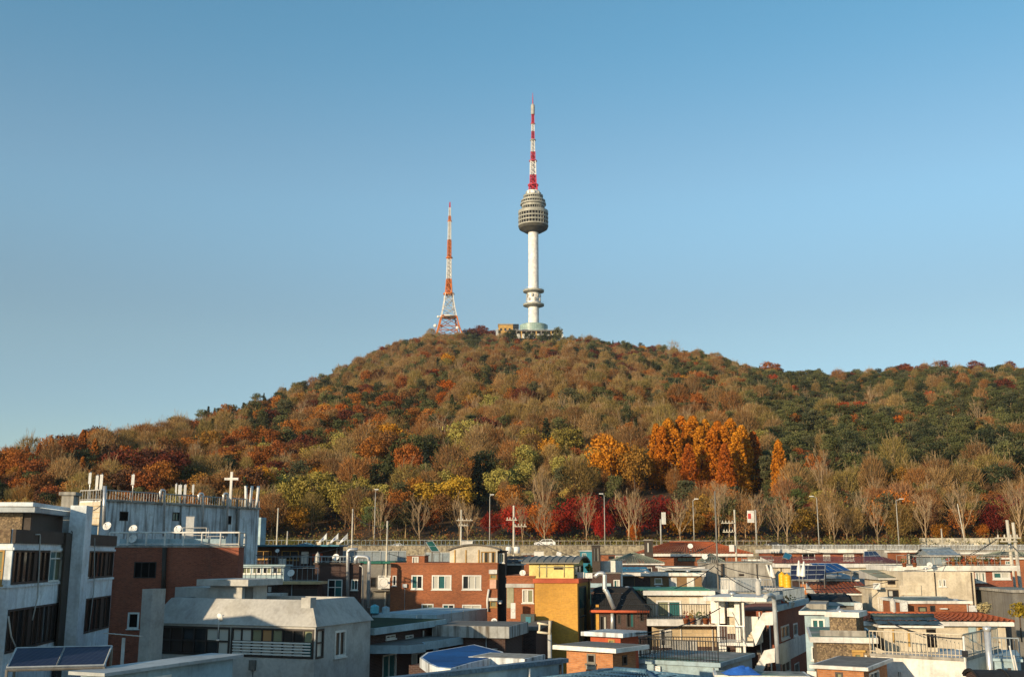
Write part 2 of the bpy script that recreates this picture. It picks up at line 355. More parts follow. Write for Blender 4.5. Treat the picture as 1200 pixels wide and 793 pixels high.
def crown_twig(H,W,n,low=.22,leaf=True,thin=1):
    L=Leaves(); 
    for k in range(n):
        a=rnd.uniform(0,2*PI); t=rnd.random()**.7; r=math.sqrt(rnd.random())*W/2*(math.sin(PI*(.12+.8*t))**.6)
        p=V((math.cos(a)*r,math.sin(a)*r,H*(low+(.93-low)*t))); d=(V((math.cos(a)*r/W*1.7,math.sin(a)*r/W*1.7,.8))+ru()*.35).normalized()
        L.blade(p,d,rnd.uniform(.6,1.5),rnd.uniform(.02,.055)*thin,rnd.random())
    if not leaf: return L
    for k in range(n//3):
        d=ru(); p=V((d.x*W/2*.9,d.y*W/2*.9,H*.6+d.z*H*.36))*1.0; L.leaf(p,ru(),rnd.uniform(.1,.24),rnd.random())
    for k in range(16):
        d=ru(); p=V((d.x*W*.33,d.y*W*.33,H*.58+d.z*H*.26)); L.blob(p,W*.16,26,.17)
    return L
def crown_cone(H,W,nb,nl,sz,low=.1,pw=.75):
    L=Leaves()
    for k in range(nb):
        t=((k+.5)/nb)**.8; z=H*(low+(1-low)*t); rr=W/2*(1-t)**pw+.15; a=k*2.4+rnd.uniform(-.5,.5); br=max(.35,W*.13*(1.05-t)); q=rnd.uniform(.45,1)
        L.blob(V((math.cos(a)*max(0,rr-br*.5)*q,math.sin(a)*max(0,rr-br*.5)*q,z-br*.2)),br,nl,sz,1.15)
    return L
def crown_fir(H,W,tiers,per,sz):
    L=Leaves()
    for k in range(tiers):
        t=k/tiers; z=H*(.12+.86*t); rr=W/2*(1-t)**.9+.12; n=max(4,int(7*(1.1-t)))
        for j in range(n):
            a=j*2*PI/n+k*.7+rnd.uniform(-.2,.2); rl=rr*rnd.uniform(.75,1.1)
            for m in range(per):
                q=rnd.uniform(.15,1); p=V((math.cos(a)*rl*q,math.sin(a)*rl*q,z-rl*q*.35))+ru()*.22
                L.leaf(p,(V((math.cos(a)*.5,math.sin(a)*.5,.8))+ru()*.6).normalized(),sz*rnd.uniform(.6,1.2),rnd.random()*.8)
    return L
def crown_pine(H,W,nb,nl,sz):
    L=Leaves()
    for k in range(nb):
        t=rnd.random(); a=rnd.uniform(0,2*PI); rr=W/2*rnd.uniform(.2,1)*(1-.55*t); br=W*rnd.uniform(.13,.2)
        L.blob(V((math.cos(a)*rr,math.sin(a)*rr,H*(.42+.52*t))),br,nl,sz,.5,.9)
    return L
# prototypes: kind -> list of (crown mesh, trunk mesh, height)
PROTO={}
def proto(kind,Hs,cf,tf):
    PROTO[kind]=[(cf(h).mesh('crown_'+kind),mbmesh(tf(h),'trunk_'+kind),h) for h in Hs]
proto('round',(9.5,10.5,9),lambda h:crown_round(h,8.6,70,36,.22),lambda h:limbs(.2,h*.8,.3,6,.8,.8,BARKD,'t',.04,1))
proto('twig',(10.5,11.5,9.5),lambda h:crown_twig(h,7.6,1500),lambda h:limbs(.17,h*.92,.3,8,.55,1.0,BARKT,'t',.03,2))
proto('cone',(18,16.5),lambda h:crown_cone(h,h*.42,300,30,.21,.08,.5),lambda h:limbs(.25,h*.96,.2,6,.8,.3,BARKD,'t',.0,0))
proto('pine',(10,11,9.2),lambda h:crown_pine(h,8.2,30,62,.22),lambda h:limbs(.2,h*.85,.4,6,.9,.5,BARKT,'t',.06,1))
proto('fir',(14,12),lambda h:crown_fir(h,h*.48,20,26,.28),lambda h:limbs(.2,h*.95,.2,4,.8,.0,BARKD,'t',.0,0))
proto('maple',(7.5,6.8),lambda h:crown_round(h,8.4,95,40,.16,.16),lambda h:limbs(.16,h*.75,.22,7,.9,.6,BARKD,'t',.05,1))
proto('bare',(11,12.5,10,11.8,9.4,12),lambda h:crown_twig(h,h*.62,260,.36,False,.5),lambda h:limbs(.19,h*.80,.22,9,.62,.9,BARKP,'t',.03,3,.022))
proto('vase',(13.5,),lambda h:crown_twig(h,h*.66,700,.34,False,.6),lambda h:limbs(.26,h*.8,.14,13,.62,1.0,BARKP,'t',.02,3,.024))
TREES=[]
def tree(kind,X,Y,scale,tint,name,label,cat='tree',group=None,var=None,rot=None,z=None,bare=False,sxy=1):
    vs=PROTO[kind]; cm,tm,h=vs[(var if var is not None else rnd.randrange(len(vs)))%len(vs)]
    zz=(hill(X,Y) if z is None else z)-.15
    r=thing(name,label,cat,(X,Y,zz),group); r.scale=(scale*sxy,scale*sxy,scale); r.rotation_euler=(0,0,rnd.uniform(0,6.28) if rot is None else rot)
    c=bpy.data.objects.new('crown',cm); COL.objects.link(c); c.parent=r; c['tint']=tint
    if bare: r.rotation_euler=(rnd.uniform(-.06,.06),rnd.uniform(-.06,.06),r.rotation_euler.z)
    t=bpy.data.objects.new('trunk',tm); COL.objects.link(t); t.parent=r; TREES.append((X,Y)); return r
def at_px(px,Y): return (px-CX)/F*Y*1.003
def ptree(kind,px,top,Y,tint,name,label,group=None,sxy=1,var=0,**k):
    X=at_px(px,Y); z=hill(X,Y); zt=P(px,top,Y).z; h=PROTO[kind][var%len(PROTO[kind])][2]
    s=(zt-z)/(h*.99); return tree(kind,X,Y,s,tint,name,label,group=group,var=var,sxy=sxy,**k)
# tints
OR=(.52,.20,.014); OR2=(.40,.11,.012); RED=(.26,.022,.009); CRIM=(.18,.015,.009); RUST=(.27,.085,.022); YEL=(.47,.30,.035); GOLD=(.47,.22,.016)
TAN=(.32,.205,.088); BRN=(.22,.12,.048); OLV=(.27,.22,.050); LIME=(.36,.32,.085); GRN=(.078,.088,.032); DGRN=(.045,.056,.026); GGR=(.115,.12,.045); DRED=(.13,.035,.018); DBR=(.12,.055,.026)
FEAT=[]
# -- the dawn redwood clump and its lone neighbour
for i,(px,top,Y,s) in enumerate([(769,497,300,.85),(783,491,305,1),(798,488,308,1),(812,488,304,1),(826,492,306,.95),(841,494,300,1),(856,491,304,1),(869,499,298,.9),(776,500,296,.9),(791,503,297,.95),(820,500,296,.95),(834,503,295,.95),(849,499,297,.95),(862,507,292,.9),(848,520,285,.85),(806,520,288,.9),(882,506,302,.9)]):
    ptree('cone',px,top,Y,[OR,(.54,.23,.016),(.50,.17,.012)][i%3] if i<14 else OR2,'redwood_tree',['cone-shaped orange redwood in the dense clump, toward its pale lime side','tall orange redwood in the middle of the dense clump','orange redwood in the dense clump, toward the lone redwood'][(px>795)+(px>832)],group=['outer redwoods of the clump','middle redwoods of the clump','far redwoods of the clump'][(px>795)+(px>832)],var=i,sxy=s*1.25)
ptree('cone',911,516,290,OR,'redwood_tree','single narrow orange cone-shaped redwood standing apart beside the orange clump',var=1,sxy=.95)
ptree('round',714,506,285,(.52,.215,.016),'ginkgo_tree','large golden orange broad tree between the redwood clump and the pale twiggy tree',sxy=.85)
ptree('round',742,520,283,(.30,.16,.03),'oak_tree','dull bronze broad tree beside the large golden tree',sxy=.7,var=2)
for px,top,lab in((504,562,'bright yellow low tree, wider one of the yellow pair beside the dark fir'),(536,556,'bright yellow small tree directly in front of the dark fir')):
    ptree('round',px,top,256,YEL,'ginkgo_tree',lab,sxy=1.5 if px<520 else 1.1,var=px%3)
ptree('fir',560,531,272,(.028,.045,.030),'fir_tree','dark green pointed fir rising behind the yellow trees',sxy=1.05)
ptree('fir',500,459+62,280,(.032,.045,.030),'fir_tree','dark fir on the slope above the yellow trees',sxy=.9,var=1)
ptree('fir',745,488,345,DGRN,'fir_tree','dark green fir just behind the golden orange tree',var=1)
ptree('fir',640,487,335,DGRN,'fir_tree','dark ragged fir on the slope above the pale lime trees',sxy=1.3)
for i,(px,top,Y,t,lab,s) in enumerate([(604,588,233,(.36,.03,.014),'scarlet maple behind the utility pole with two crossarms',.8),(577,598,236,RED,'small red maple behind a street lamp near the scarlet one',.8),(655,592,234,RED,'red maple low behind the roadside wall, beside the orange maple',.8),(683,577,236,(.24,.02,.010),'dark red maple filling the gap behind a street lamp',1.05),
   (705,598,231,(.34,.02,.012),'bright red maple at the foot of the curved lamp post',.75),(735,580,237,CRIM,'broad crimson maple behind twin bare trees',1.1),(768,577,234,CRIM,'deepest crimson rounded maple beside the white road sign',1.05),(949,585,246,(.12,.012,.012),'small dark purple-red maple behind the lamp near the orange brick row house',.7),
   (1158,584,236,(.13,.018,.012),'purple-red maple beside the large bare roadside tree',.9),(1190,572,242,(.18,.03,.03),'dark red maple behind the twin concrete utility poles',1.1)]):
    ptree('maple',px,top,Y,t,'maple_tree',lab,sxy=s,var=i)
for i,(px,top,Y,t,lab,s) in enumerate([(622,588,235,(.45,.13,.015),'orange maple between the scarlet maple and the tall twiggy tree',1.0),(640,600,232,(.44,.09,.012),'orange-red low maple in front of the tall twiggy tree',.8),(1038,573,238,(.46,.15,.02),'bright orange roadside maple beside the tall street lamp',.95),(1062,586,240,(.40,.10,.02),'orange maple half behind the tall bright street lamp',.7),
   (793,592,234,(.40,.19,.02),'amber maple behind the road sign pole',.9),(1092,610,232,(.38,.16,.02),'low amber maple at the wall foot near the pale stone wall',.9),(1140,612,236,(.42,.15,.02),'low orange shrubby maple above the pale stone wall',.9),(838,560,262,(.36,.12,.02),'bronze orange maple below the redwood clump',.9),(740,612,229,(.44,.12,.012),'low orange maple between the two bare roadside trunks',.6),(352,588,240,(.30,.15,.02),'amber maple among the olive trees above the flags',.8),(325,583,262,(.30,.09,.02),'rust orange maple just beyond the church roof end',1.0)]):
    ptree('maple',px,top,Y,t,'maple_tree',lab,sxy=s,var=i+1)
for i,(px,top,Y,lab,s) in enumerate([(372,549,252,'largest olive-gold spreading tree above the church end and flags',1.1),(408,560,246,'olive-green spreading tree above the three flags',.95),(345,560,250,'olive tree with thin gold leaves beside the church end',.8),(436,580,240,'olive tree behind the street lamp near the flags',.8),(584,545,268,'lime-green rounded tree beside the dark fir',1.0),(612,540,285,'pale lime broad tree upslope from the twiggy tree',1.0),(537,535,285,'pale yellow-green tree just behind the dark fir',.9),(660,530,290,'pale yellow-green tree above the tall twiggy tree',.9)]):
    ptree('round',px,top,Y,OLV if i<4 else LIME,'broadleaf_tree',lab,sxy=s,var=i)
for i,(px,top,Y,k,lab) in enumerate([(636,548,240,'vase','tallest pale fan-shaped twiggy tree in the middle of the roadside'),(1120,566,231,'vase','large pale bare fan-shaped tree above the pale stone wall'),(1184,560,229,'vase','large pale bare tree behind the twin concrete utility poles'),
  (495,580,226,'bare','slim bare roadside tree beside the green tilted panel'),(549,590,226,'bare','bare roadside tree behind the arched rooftop shed'),(612,592,226,'bare','bare pale roadside tree just beside the utility pole with slanted arm'),(638,590,224,'bare','bare tan roadside tree behind the white car'),(685,576,224,'bare','bare pale roadside tree in front of the dark red maple'),(734,574,225,'bare','slim bare roadside tree, thinner one of the twin pair'),(743,578,223,'bare','bare roadside tree, nearer one of the twin pair'),(793,585,225,'bare','bare pale roadside tree beside the white road sign'),(838,566,230,'bare','tall bare dark-trunked tree beside the street lamp'),(880,576,227,'bare','bare tree directly behind the red and white road sign'),(916,580,224,'bare','bare spreading roadside tree above the dark parked car'),(970,590,225,'bare','bare tan roadside tree beside the lamp above the brick row house'),(1003,572,236,'bare','slim pale-trunked tree upslope of the brick row house'),(1020,588,228,'bare','bare pinkish roadside tree beside the orange maple'),(1076,580,226,'bare','bare fan-shaped roadside tree beside the tall bright lamp'),(1083,560,250,'bare','slim bare pale-trunked tree behind the fan-shaped one'),(449,578,228,'bare','bare twiggy tree beside the street lamp near the flags'),
  (905,585,228,'bare','bare tree with spreading arms beside the red and white road sign'),(540,578,229,'bare','bare pale tree among the poles behind the arched shed')]):
    ptree(k,px,top,Y,TAN,'bare_tree',lab,sxy=(.8,1.1,.92,1.25,1.0,.85,1.15)[i%7],var=i,bare=True)
for px,top,Y,lab in((236,487,420,'pale bare birch on the shoulder above the church cross, slimmer one'),(277,484,405,'pale bare birch with spreading limbs above the church cross'),(153,497,372,'bare leafless tree standing out on the skyline above the church antennas'),(792,399,975,'tiny bare tree sticking out of the long skyline beside the tower'),(906,422,800,'tall orange-brown tree poking above the ridge line')):
    ptree('bare' if px<900 else 'round',px,top,Y,TAN if px<900 else (.30,.10,.03),'bare_tree' if px<900 else 'broadleaf_tree',lab,sxy=1.1,var=px)
for i,(px,top) in enumerate([(6,535),(20,530),(34,522),(48,520),(62,514),(80,515),(98,504),(113,514),(28,548),(70,540),(100,535)]):
    ptree('cone',px,top,292+6*(i%4)-(25 if i>7 else 0),[(.33,.11,.018),(.38,.14,.022),(.26,.10,.025)][i%3],'larch_tree','rust-brown larch in the stand above the flat-roofed tiled office block',group='rust larches above the office block',var=i,sxy=.85)
for i,(px,top,lab) in enumerate([(150,522,'dark rust-red tree behind the white cell antennas'),(178,520,'dark brown-red tree above the middle of the church'),(203,527,'deep brown-red tree between the cell antennas and the cross'),(165,540,'low dark rust tree just over the church railing'),(222,540,'olive-green tree just beside the church cross'),(300,545,'dark brown tree behind the far end of the church'),(262,548,'dark green tree directly behind the church cross')]):
    ptree('round',px,top,285,[(.15,.035,.016),(.10,.035,.02),(.13,.03,.015),(.14,.04,.018),(.09,.09,.03),DBR,GRN][i],'broadleaf_tree',lab,sxy=1.2,var=i)
FEAT=list(TREES)
# -- the hillside wood
def zone(px,py,X,Y):
    n=noise.noise((X/45,Y/60,1.7)); n2=noise.noise((X/25,Y/30,7.7)); r=rnd.random()
    pg=.27+.5*n; po=.19+.45*n2
    if px>880 and py<560: pg=.84+.2*n; po=.05+.14*n2
    elif px>780 and py<490: pg=.45+.45*n
    if 540<px<760 and py<412: pg=.6
    if px<340 and py<510 and px>150: pg=.75
    elif px<420 and py<470: pg=.42+.3*n
    if 440<px<540 and 520<py<565: pg=.7
    if px<300 and py>515: pg=.2; po=.45
    if 300<px<520 and 470<py<560: po=.42+.3*n2
    if px>1035 and py<446 and n2>.0: po=.45; pg=.42
    if px<470 and py<410: po=.8; pg=.05
    if 440<px<620 and py<395: po=.8; pg=.1
    if py>560: pg=.3
    if r<pg:
        k='pine' if rnd.random()<(.86 if px>340 else .45) else 'fir'; t=rnd.choice((GRN,DGRN,GGR,GGR,GRN,(.085,.090,.045)))
        return k,t,'dark green pine' if k=='pine' else 'dark green fir'
    if r<pg+po:
        if py<440: t=rnd.choice((RUST,DRED,(.22,.05,.02),(.26,.08,.02)))
        else: t=rnd.choice((RUST,DBR,(.36,.14,.026),(.33,.11,.022),OR2 if rnd.random()<.2 else DRED,(.19,.09,.03)))
        return 'round',t,'rust-brown broadleaf tree'
    if rnd.random()<(.13 if py>520 else .07): return 'round',rnd.choice((GOLD,OLV,LIME,(.33,.17,.03))),'yellowish broadleaf tree'
    if 300<px<760 and py>515 and rnd.random()<.3: return 'round',rnd.choice((OLV,LIME,OLV,(.30,.22,.05))),'yellowish broadleaf tree'
    if rnd.random()<.07: return 'bare',TAN,'pale leafless tree'
    return 'twig',rnd.choice((TAN,BRN,(.27,.155,.060),(.30,.21,.08),(.25,.17,.055),(.30,.14,.045),(.24,.185,.06))),'tan twiggy half-bare tree'
pts=[]; y=Y0+3
while y<1120:
    sp=5.3+(y-230)*.0012; x=-.58*y
    while x<.58*y:
        X=x+rnd.uniform(-.42,.42)*sp; Yy=y+rnd.uniform(-.42,.42)*sp; x+=sp
        px=pxof(X,Yy); top,D=lerpt(SKY,px)
        if Yy>D+16: continue
        if Yy>1012 and (576<px<668 or 505<px<547): continue
        pts.append((X,Yy,px))
    y+=sp*.9
pts=[p for p in pts if all((p[0]-a)**2+(p[1]-b)**2>(11 if p[1]<300 else 5) for a,b in (FEAT if p[1]<440 else []))]
CLEAR=[(478,556,226,256,.9),(542,580,228,272,.85),(575,668,240,292,.6),(686,760,232,286,.9),(762,895,245,302,.9),(898,925,230,290,.85),(325,455,226,252,.7),(560,800,219,236,.9),(1015,1080,219,240,.7),(590,690,219,245,.7)]
pts=[p for p in pts if not any(a<p[2]<b and c<p[1]<d and rnd.random()<q for a,b,c,d,q in CLEAR)]
pts.sort(key=lambda p:p[1])
BINS=[(120,'above the tiled office block'),(205,'behind the church antennas'),(320,'behind the church cross'),(430,'above the three flags'),(520,'near the yellow trees'),(610,'near the pointed dark fir'),(700,'behind the tall twiggy tree'),(760,'around the golden orange tree'),(900,'around the redwood clump'),(1000,'beyond the lone orange redwood'),(1100,'above the orange roadside maple'),(1400,'above the pale stone wall')]
NAMES={'pine':'pine_tree','fir':'fir_tree','round':'broadleaf_tree','twig':'twiggy_tree','bare':'bare_tree'}
near=[];far=[]
NIND=295-len(TREES)
for p in pts:
    (near if len(near)<NIND and -25<p[2]<1225 else far).append(p)
for X,Y,px in near:
    z=hill(X,Y); py=CY-F*(math.tan(math.atan2(z+6,Y)-PITCH)); k,t,d=zone(px,py,X,Y)
    ph=next(b for a,b in BINS if px<a); t=tuple(c*rnd.uniform(.85,1.15) for c in t)
    lab=d+' on the lowest slope '+ph
    tree(k,X,Y,rnd.uniform(.62,1.0)*(.8 if k=='fir' else 1),t,NAMES[k],lab,group=d+'s '+ph)
# -- the rest of the wood: one object that scatters the same trees
fc=bpy.data.collections.new('forest_sources'); IDX={}; n=0
for k in('round','twig','pine','fir','cone','bare'):
    for cm,tm,h in PROTO[k]:
        me=cm.copy(); nm='src_%02d'%n; me.name=nm
        o=bpy.data.objects.new(nm,me); fc.objects.link(o)
        v=[tuple(q.co) for q in cm.vertices]; f=[tuple(q.vertices) for q in cm.polygons]; a=[0.0]*len(f); cm.attributes['var'].data.foreach_get('value',a)
        nv=len(v); v+=[tuple(q.co) for q in tm.vertices]; tf=[tuple(i+nv for i in q.vertices) for q in tm.polygons]
        m2=bpy.data.meshes.new(nm); m2.from_pydata(v,[],f+tf); m2.materials.append(FOL); m2.materials.append(tm.materials[0])
        m2.polygons.foreach_set('material_index',[0]*len(f)+[1]*len(tf)); at=m2.attributes.new('var','FLOAT','FACE'); at.data.foreach_set('value',a+[.5]*len(tf))
        o.data=m2; IDX.setdefault(k,[]).append(n); n+=1
me=bpy.data.meshes.new('forest'); co_=[];vi=[];ro=[];sca=[];ti=[]
for X,Y,px in far:
    z=hill(X,Y); py=CY-F*(math.tan(math.atan2(z+6,Y)-PITCH)); k,t,d=zone(px,py,X,Y)
    co_.append((X,Y,z-.3)); vi.append(rnd.choice(IDX[k])); ro.append(rnd.uniform(0,6.28)); sca.append((.48+.75*rnd.random()**1.3)*(.8 if k=='fir' else 1)); j=rnd.uniform(.82,1.18); ti+= [t[0]*j,t[1]*j,t[2]*j,1]
# hand-set patches of strong colour on the upper right slope
for px,py,Y,t,k in [(px+rnd.uniform(-6,6),py+rnd.uniform(-2,2),Y,(.36,.07,.02),'round') for px,py,Y in [(1000,498,475),(990,503,465),(1012,497,480),(1085,478,560),(1097,475,565),(1110,474,570),(1150,481,540),(1165,484,540),(1178,487,535),(1075,447,720),(1095,444,730),(1110,442,740),(1125,442,740),(1140,438,760),(925,468,640),(905,455,690),(912,462,650)]]:
    X=at_px(px,Y); co_.append((X,Y,hill(X,Y)+1)); vi.append(rnd.choice(IDX[k])); ro.append(rnd.uniform(0,6)); sca.append(rnd.uniform(.9,1.2)); j=rnd.uniform(.85,1.2); ti+=[t[0]*j,t[1]*j,t[2]*j,1]
for px in (548,553,558,563,568,573,577,1062,1085,1108,1145,1190,1066,1088,1150):
    D=lerpt(SKY,px)[1]-6; X=at_px(px,D); t=(.17,.05,.03); co_.append((X,D,hill(X,D))); vi.append(rnd.choice(IDX['round'])); ro.append(rnd.uniform(0,6)); sca.append(1.75 if px<600 else 1.5); ti+=[*t,1]
for px in (596,604,612,619,625,631,637,646,652,642,648,655,662,668,675,682,690,698,705,715,830,842,853,862,600,592):
    D=(rnd.uniform(1004,1014) if 585<px<662 else lerpt(SKY,px)[1]-rnd.uniform(4,28)); X=at_px(px,D); t=rnd.choice((GRN,GGR,DGRN)); co_.append((X,D,hill(X,D))); vi.append(rnd.choice(IDX['pine'])); ro.append(rnd.uniform(0,6)); sca.append(rnd.uniform(1.35,1.75) if 585<px<662 else rnd.uniform(.9,1.25)); ti+=[*t,1]
me.from_pydata(co_,[],[])
me.attributes.new('variant','INT','POINT').data.foreach_set('value',vi); me.attributes.new('rotz','FLOAT','POINT').data.foreach_set('value',ro)
me.attributes.new('scl','FLOAT_VECTOR','POINT').data.foreach_set('vector',[q for s_ in sca for q in (lambda a:(s_*a*rnd.uniform(.9,1.1),s_*a*rnd.uniform(.9,1.1),s_*rnd.uniform(.85,1.2)))(rnd.uniform(.78,1.3))]); me.attributes.new('tint','FLOAT_COLOR','POINT').data.foreach_set('color',ti)
fo=bpy.data.objects.new('forest',me); COL.objects.link(fo); tag(fo,'mixed autumn wood of countless trees covering the whole hill','forest',kind='stuff')
def scatter(o,coll):
    g=bpy.data.node_groups.new('scatter','GeometryNodeTree'); g.interface.new_socket('Geometry',in_out='INPUT',socket_type='NodeSocketGeometry'); g.interface.new_socket('Geometry',in_out='OUTPUT',socket_type='NodeSocketGeometry')
    N=g.nodes.new; gi=N('NodeGroupInput'); go=N('NodeGroupOutput'); ip=N('GeometryNodeInstanceOnPoints'); ci=N('GeometryNodeCollectionInfo')
    ci.inputs[0].default_value=coll; ci.inputs['Separate Children'].default_value=True; ci.inputs['Reset Children'].default_value=True
    def na(n,t):
        q=N('GeometryNodeInputNamedAttribute'); q.data_type=t; q.inputs[0].default_value=n; return q.outputs[0]
    L=g.links.new; L(gi.outputs[0],ip.inputs['Points']); L(ci.outputs[0],ip.inputs['Instance']); ip.inputs['Pick Instance'].default_value=True
    L(na('variant','INT'),ip.inputs['Instance Index']); L(na('scl','FLOAT_VECTOR'),ip.inputs['Scale'])
    cx=N('ShaderNodeCombineXYZ'); L(na('rotz','FLOAT'),cx.inputs[2]); er=N('FunctionNodeEulerToRotation'); L(cx.outputs[0],er.inputs[0]); L(er.outputs[0],ip.inputs['Rotation'])
    L(ip.outputs[0],go.inputs[0]); md=o.modifiers.new('scatter','NODES'); md.node_group=g
scatter(fo,fc)
# -- low shrubs along the foot of the slope: one mass
L=Leaves()
for k in range(800):
    X=rnd.uniform(-125,125); Y=rnd.uniform(219.8,228); h=rnd.uniform(.8,2.6); L.blob(V((X,Y,Z0+h*.5)),h*.7,22,.17,.75)
L2=Leaves()
for k in range(2100):
    Y=228+65*rnd.random()**1.5; X=rnd.uniform(-.52,.52)*Y; h=rnd.uniform(.7,2.6); (L2 if rnd.random()<.5 else L).blob(V((X,Y,hill(X,Y)+h*.4)),h*.8,16,.22,.75)
ub=bpy.data.objects.new('dry_undergrowth',L2.mesh('dry_undergrowth')); COL.objects.link(ub); ub['tint']=(.20,.085,.03); tag(ub,'rust and brown bushes growing between the lowest trees','undergrowth',kind='stuff')
ub=bpy.data.objects.new('undergrowth',L.mesh('undergrowth')); COL.objects.link(ub); ub['tint']=(.15,.135,.04); tag(ub,'low olive and rust shrubs along the foot of the wooded slope','undergrowth',kind='stuff')

# ---------------------------------------------------------------- hilltop towers
YT=1066.0
def zrow(py,px=625.5,Y=YT): return P(px,py,Y).z
def rw(w_px,py,Y=YT): return w_px/2*mpp(Y,zrow(py,Y=Y))
tb=P(625.5,391,YT); TX=tb.x
nt_=thing('observation_tower','white concrete observation tower with round grey pod and red striped mast on the hilltop','tower',(TX,YT,tb.z))
def lat(name,rows,m,n=40,parent=nt_):
    b=MB(); b.lathe((TX,YT,0),[(rw(w,py),zrow(py)) for w,py in rows],n,smooth=name in('shaft','spire')); return b.build(name,m,parent)
lat('shaft',[(12.9,392),(12.3,355),(11.8,270),(11.8,262)],C['towerw'])
lat('plinth',[(33,394),(33,381.5),(30,380.8),(13,379.5)],C['towergreen'])
for a in((356.7,358.4),(340.3,342.2)):
    d=lat('platform',[(13,a[1]+2),(24.5,a[1]),(25,a[0]),(24,a[0]-.1),(12,a[0]-.1)],C['towerg'])
    lat('platform_railing',[(24.6,a[0]-1.6),(24.6,a[0]-1.3)],C['steel'])
lat('equipment_drum',[(14.4,356),(14.4,343)],C['towerw'])
for k in range(14):
    b=MB(); t=k*2*PI/14; r=rw(16.5,350); b.box((TX+math.cos(t)*r,YT+math.sin(t)*r,zrow(353.5 if k%2 else 348.6)),1.7,1.0,3.0,t+PI/2); b.build('antenna_panel',C['lampm'],nt_)
# pod: solid rings with real window bands between them
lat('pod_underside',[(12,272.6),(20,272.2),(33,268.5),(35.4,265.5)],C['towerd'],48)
RG=[(35.4,265.5,264.2),(35.4,260.9,259.5),(35.3,256.3,254.9),(35.2,251.6,248),(27,248,246.6),(27,243.4,240.6),(30.2,240.6,238.9),(28.6,236.6,235.4),(24.0,235.4,233.6),(23.2,231.4,229.8)]
for w_,lo,hi in RG: lat('pod_ring',[(w_-3,lo),(w_,lo),(w_,hi),(w_-3,hi)],C['towerg'],48)
for w_,lo,hi in [(33.2,264.2,260.9),(33.2,259.5,256.3),(33,254.9,251.6),(25,246.6,243.4),(26,238.9,236.6),(21,233.6,231.4)]:
    bd=lat('window_band',[(w_,lo),(w_,hi)],C['hole'],48)
    b=MB()
    for k in range(30):
        t=k*2*PI/30; r=rw(w_+.8,lo); b.box((TX+math.cos(t)*r,YT+math.sin(t)*r,zrow(lo)),.55,.7,zrow(hi)-zrow(lo),t+PI/2)
    b.build('mullion',C['towerg'],bd)
lat('pod_roof',[(35,247.9),(27,247.7)],C['towerg'],48); lat('pod_cap',[(23.4,229.6),(16.5,229.2),(15.6,227),(15.6,224.5),(12,224)],C['towerw'])
for k in range(9):
    b=MB(); t=k*2*PI/9; r=rw(17,226); b.box((TX+math.cos(t)*r,YT+math.sin(t)*r,zrow(229)),1.2,.8,3.2,t); b.build('antenna_panel',C['lampm'],nt_)
def mast(parent,cx,cy,Y,secs,faces=4):
    # secs: (px centre, bottom row, top row, bottom width, top width, material)
    for k,(pc,lo,hi,wl,wh,m) in enumerate(secs):
        z0,z1=P(pc,lo,Y).z,P(pc,hi,Y).z; r0,r1=wl*.5*mpp(Y,z0),wh*.5*mpp(Y,z1); X=cx
        b=MB(); H=z1-z0; nb=max(1,round(H/max(2.2,r0*1.7))); th=max(.26,r0*.17)
        def cr(i,t):
            r=(r0+(r1-r0)*t)*.97; a=PI/4+i*PI/2; return V((X+math.cos(a)*r*1.25,cy+math.sin(a)*r*1.25,z0+H*t))
        for i in range(4): b.tube([cr(i,0),cr(i,1)],th,5)
        for j in range(nb):
            for i in range(4):
                b.tube([cr(i,j/nb),cr(i+1,(j+1)/nb)],th*.6,3,caps=False); b.tube([cr(i+1,j/nb),cr(i,(j+1)/nb)],th*.6,3,caps=False); b.tube([cr(i,(j+1)/nb),cr(i+1,(j+1)/nb)],th*.6,3,caps=False)
        b.box((X,cy,z0),max(.5,r0*.75),max(.5,r0*.75),H,PI/4)
        b.build('mast_section',m,parent)
    return
W_,RD,MO=C['towerw'],C['red'],C['morange']
mast(nt_,TX,YT,YT,[(625,224,217,10.6,10.2,RD),(625,217,206,8.2,7.6,RD),(625,206,189.5,7.6,7,W_),(625,189.5,178.5,5.8,5.4,RD),(625,178.5,165.5,4.9,4.6,W_),(625,164.5,154.5,4.0,3.8,RD),(625,154.5,146,3.8,3.6,W_),(625,145.5,134.5,3.6,3.2,RD)])
lat('mast_platform',[(5,218.2),(12.6,217.6),(12.6,216.6),(5,216.4)],RD); lat('mast_platform',[(4,190),(9.4,189.4),(9.4,188.5),(4,188.2)],RD); lat('mast_platform',[(3,165.4),(6.8,164.8),(6.8,164.2),(3,164)],C['lampm']); lat('mast_platform',[(2.5,146),(5.6,145.6),(5.6,145),(2.5,144.8)],RD)
lat('mast_top_antenna',[(4.4,134.5),(4.6,133),(4.6,124),(3.2,122.5),(1.6,122)],C['lampm'],16); lat('spire',[(1.3,122),(.9,115),(.4,109)],RD,8)
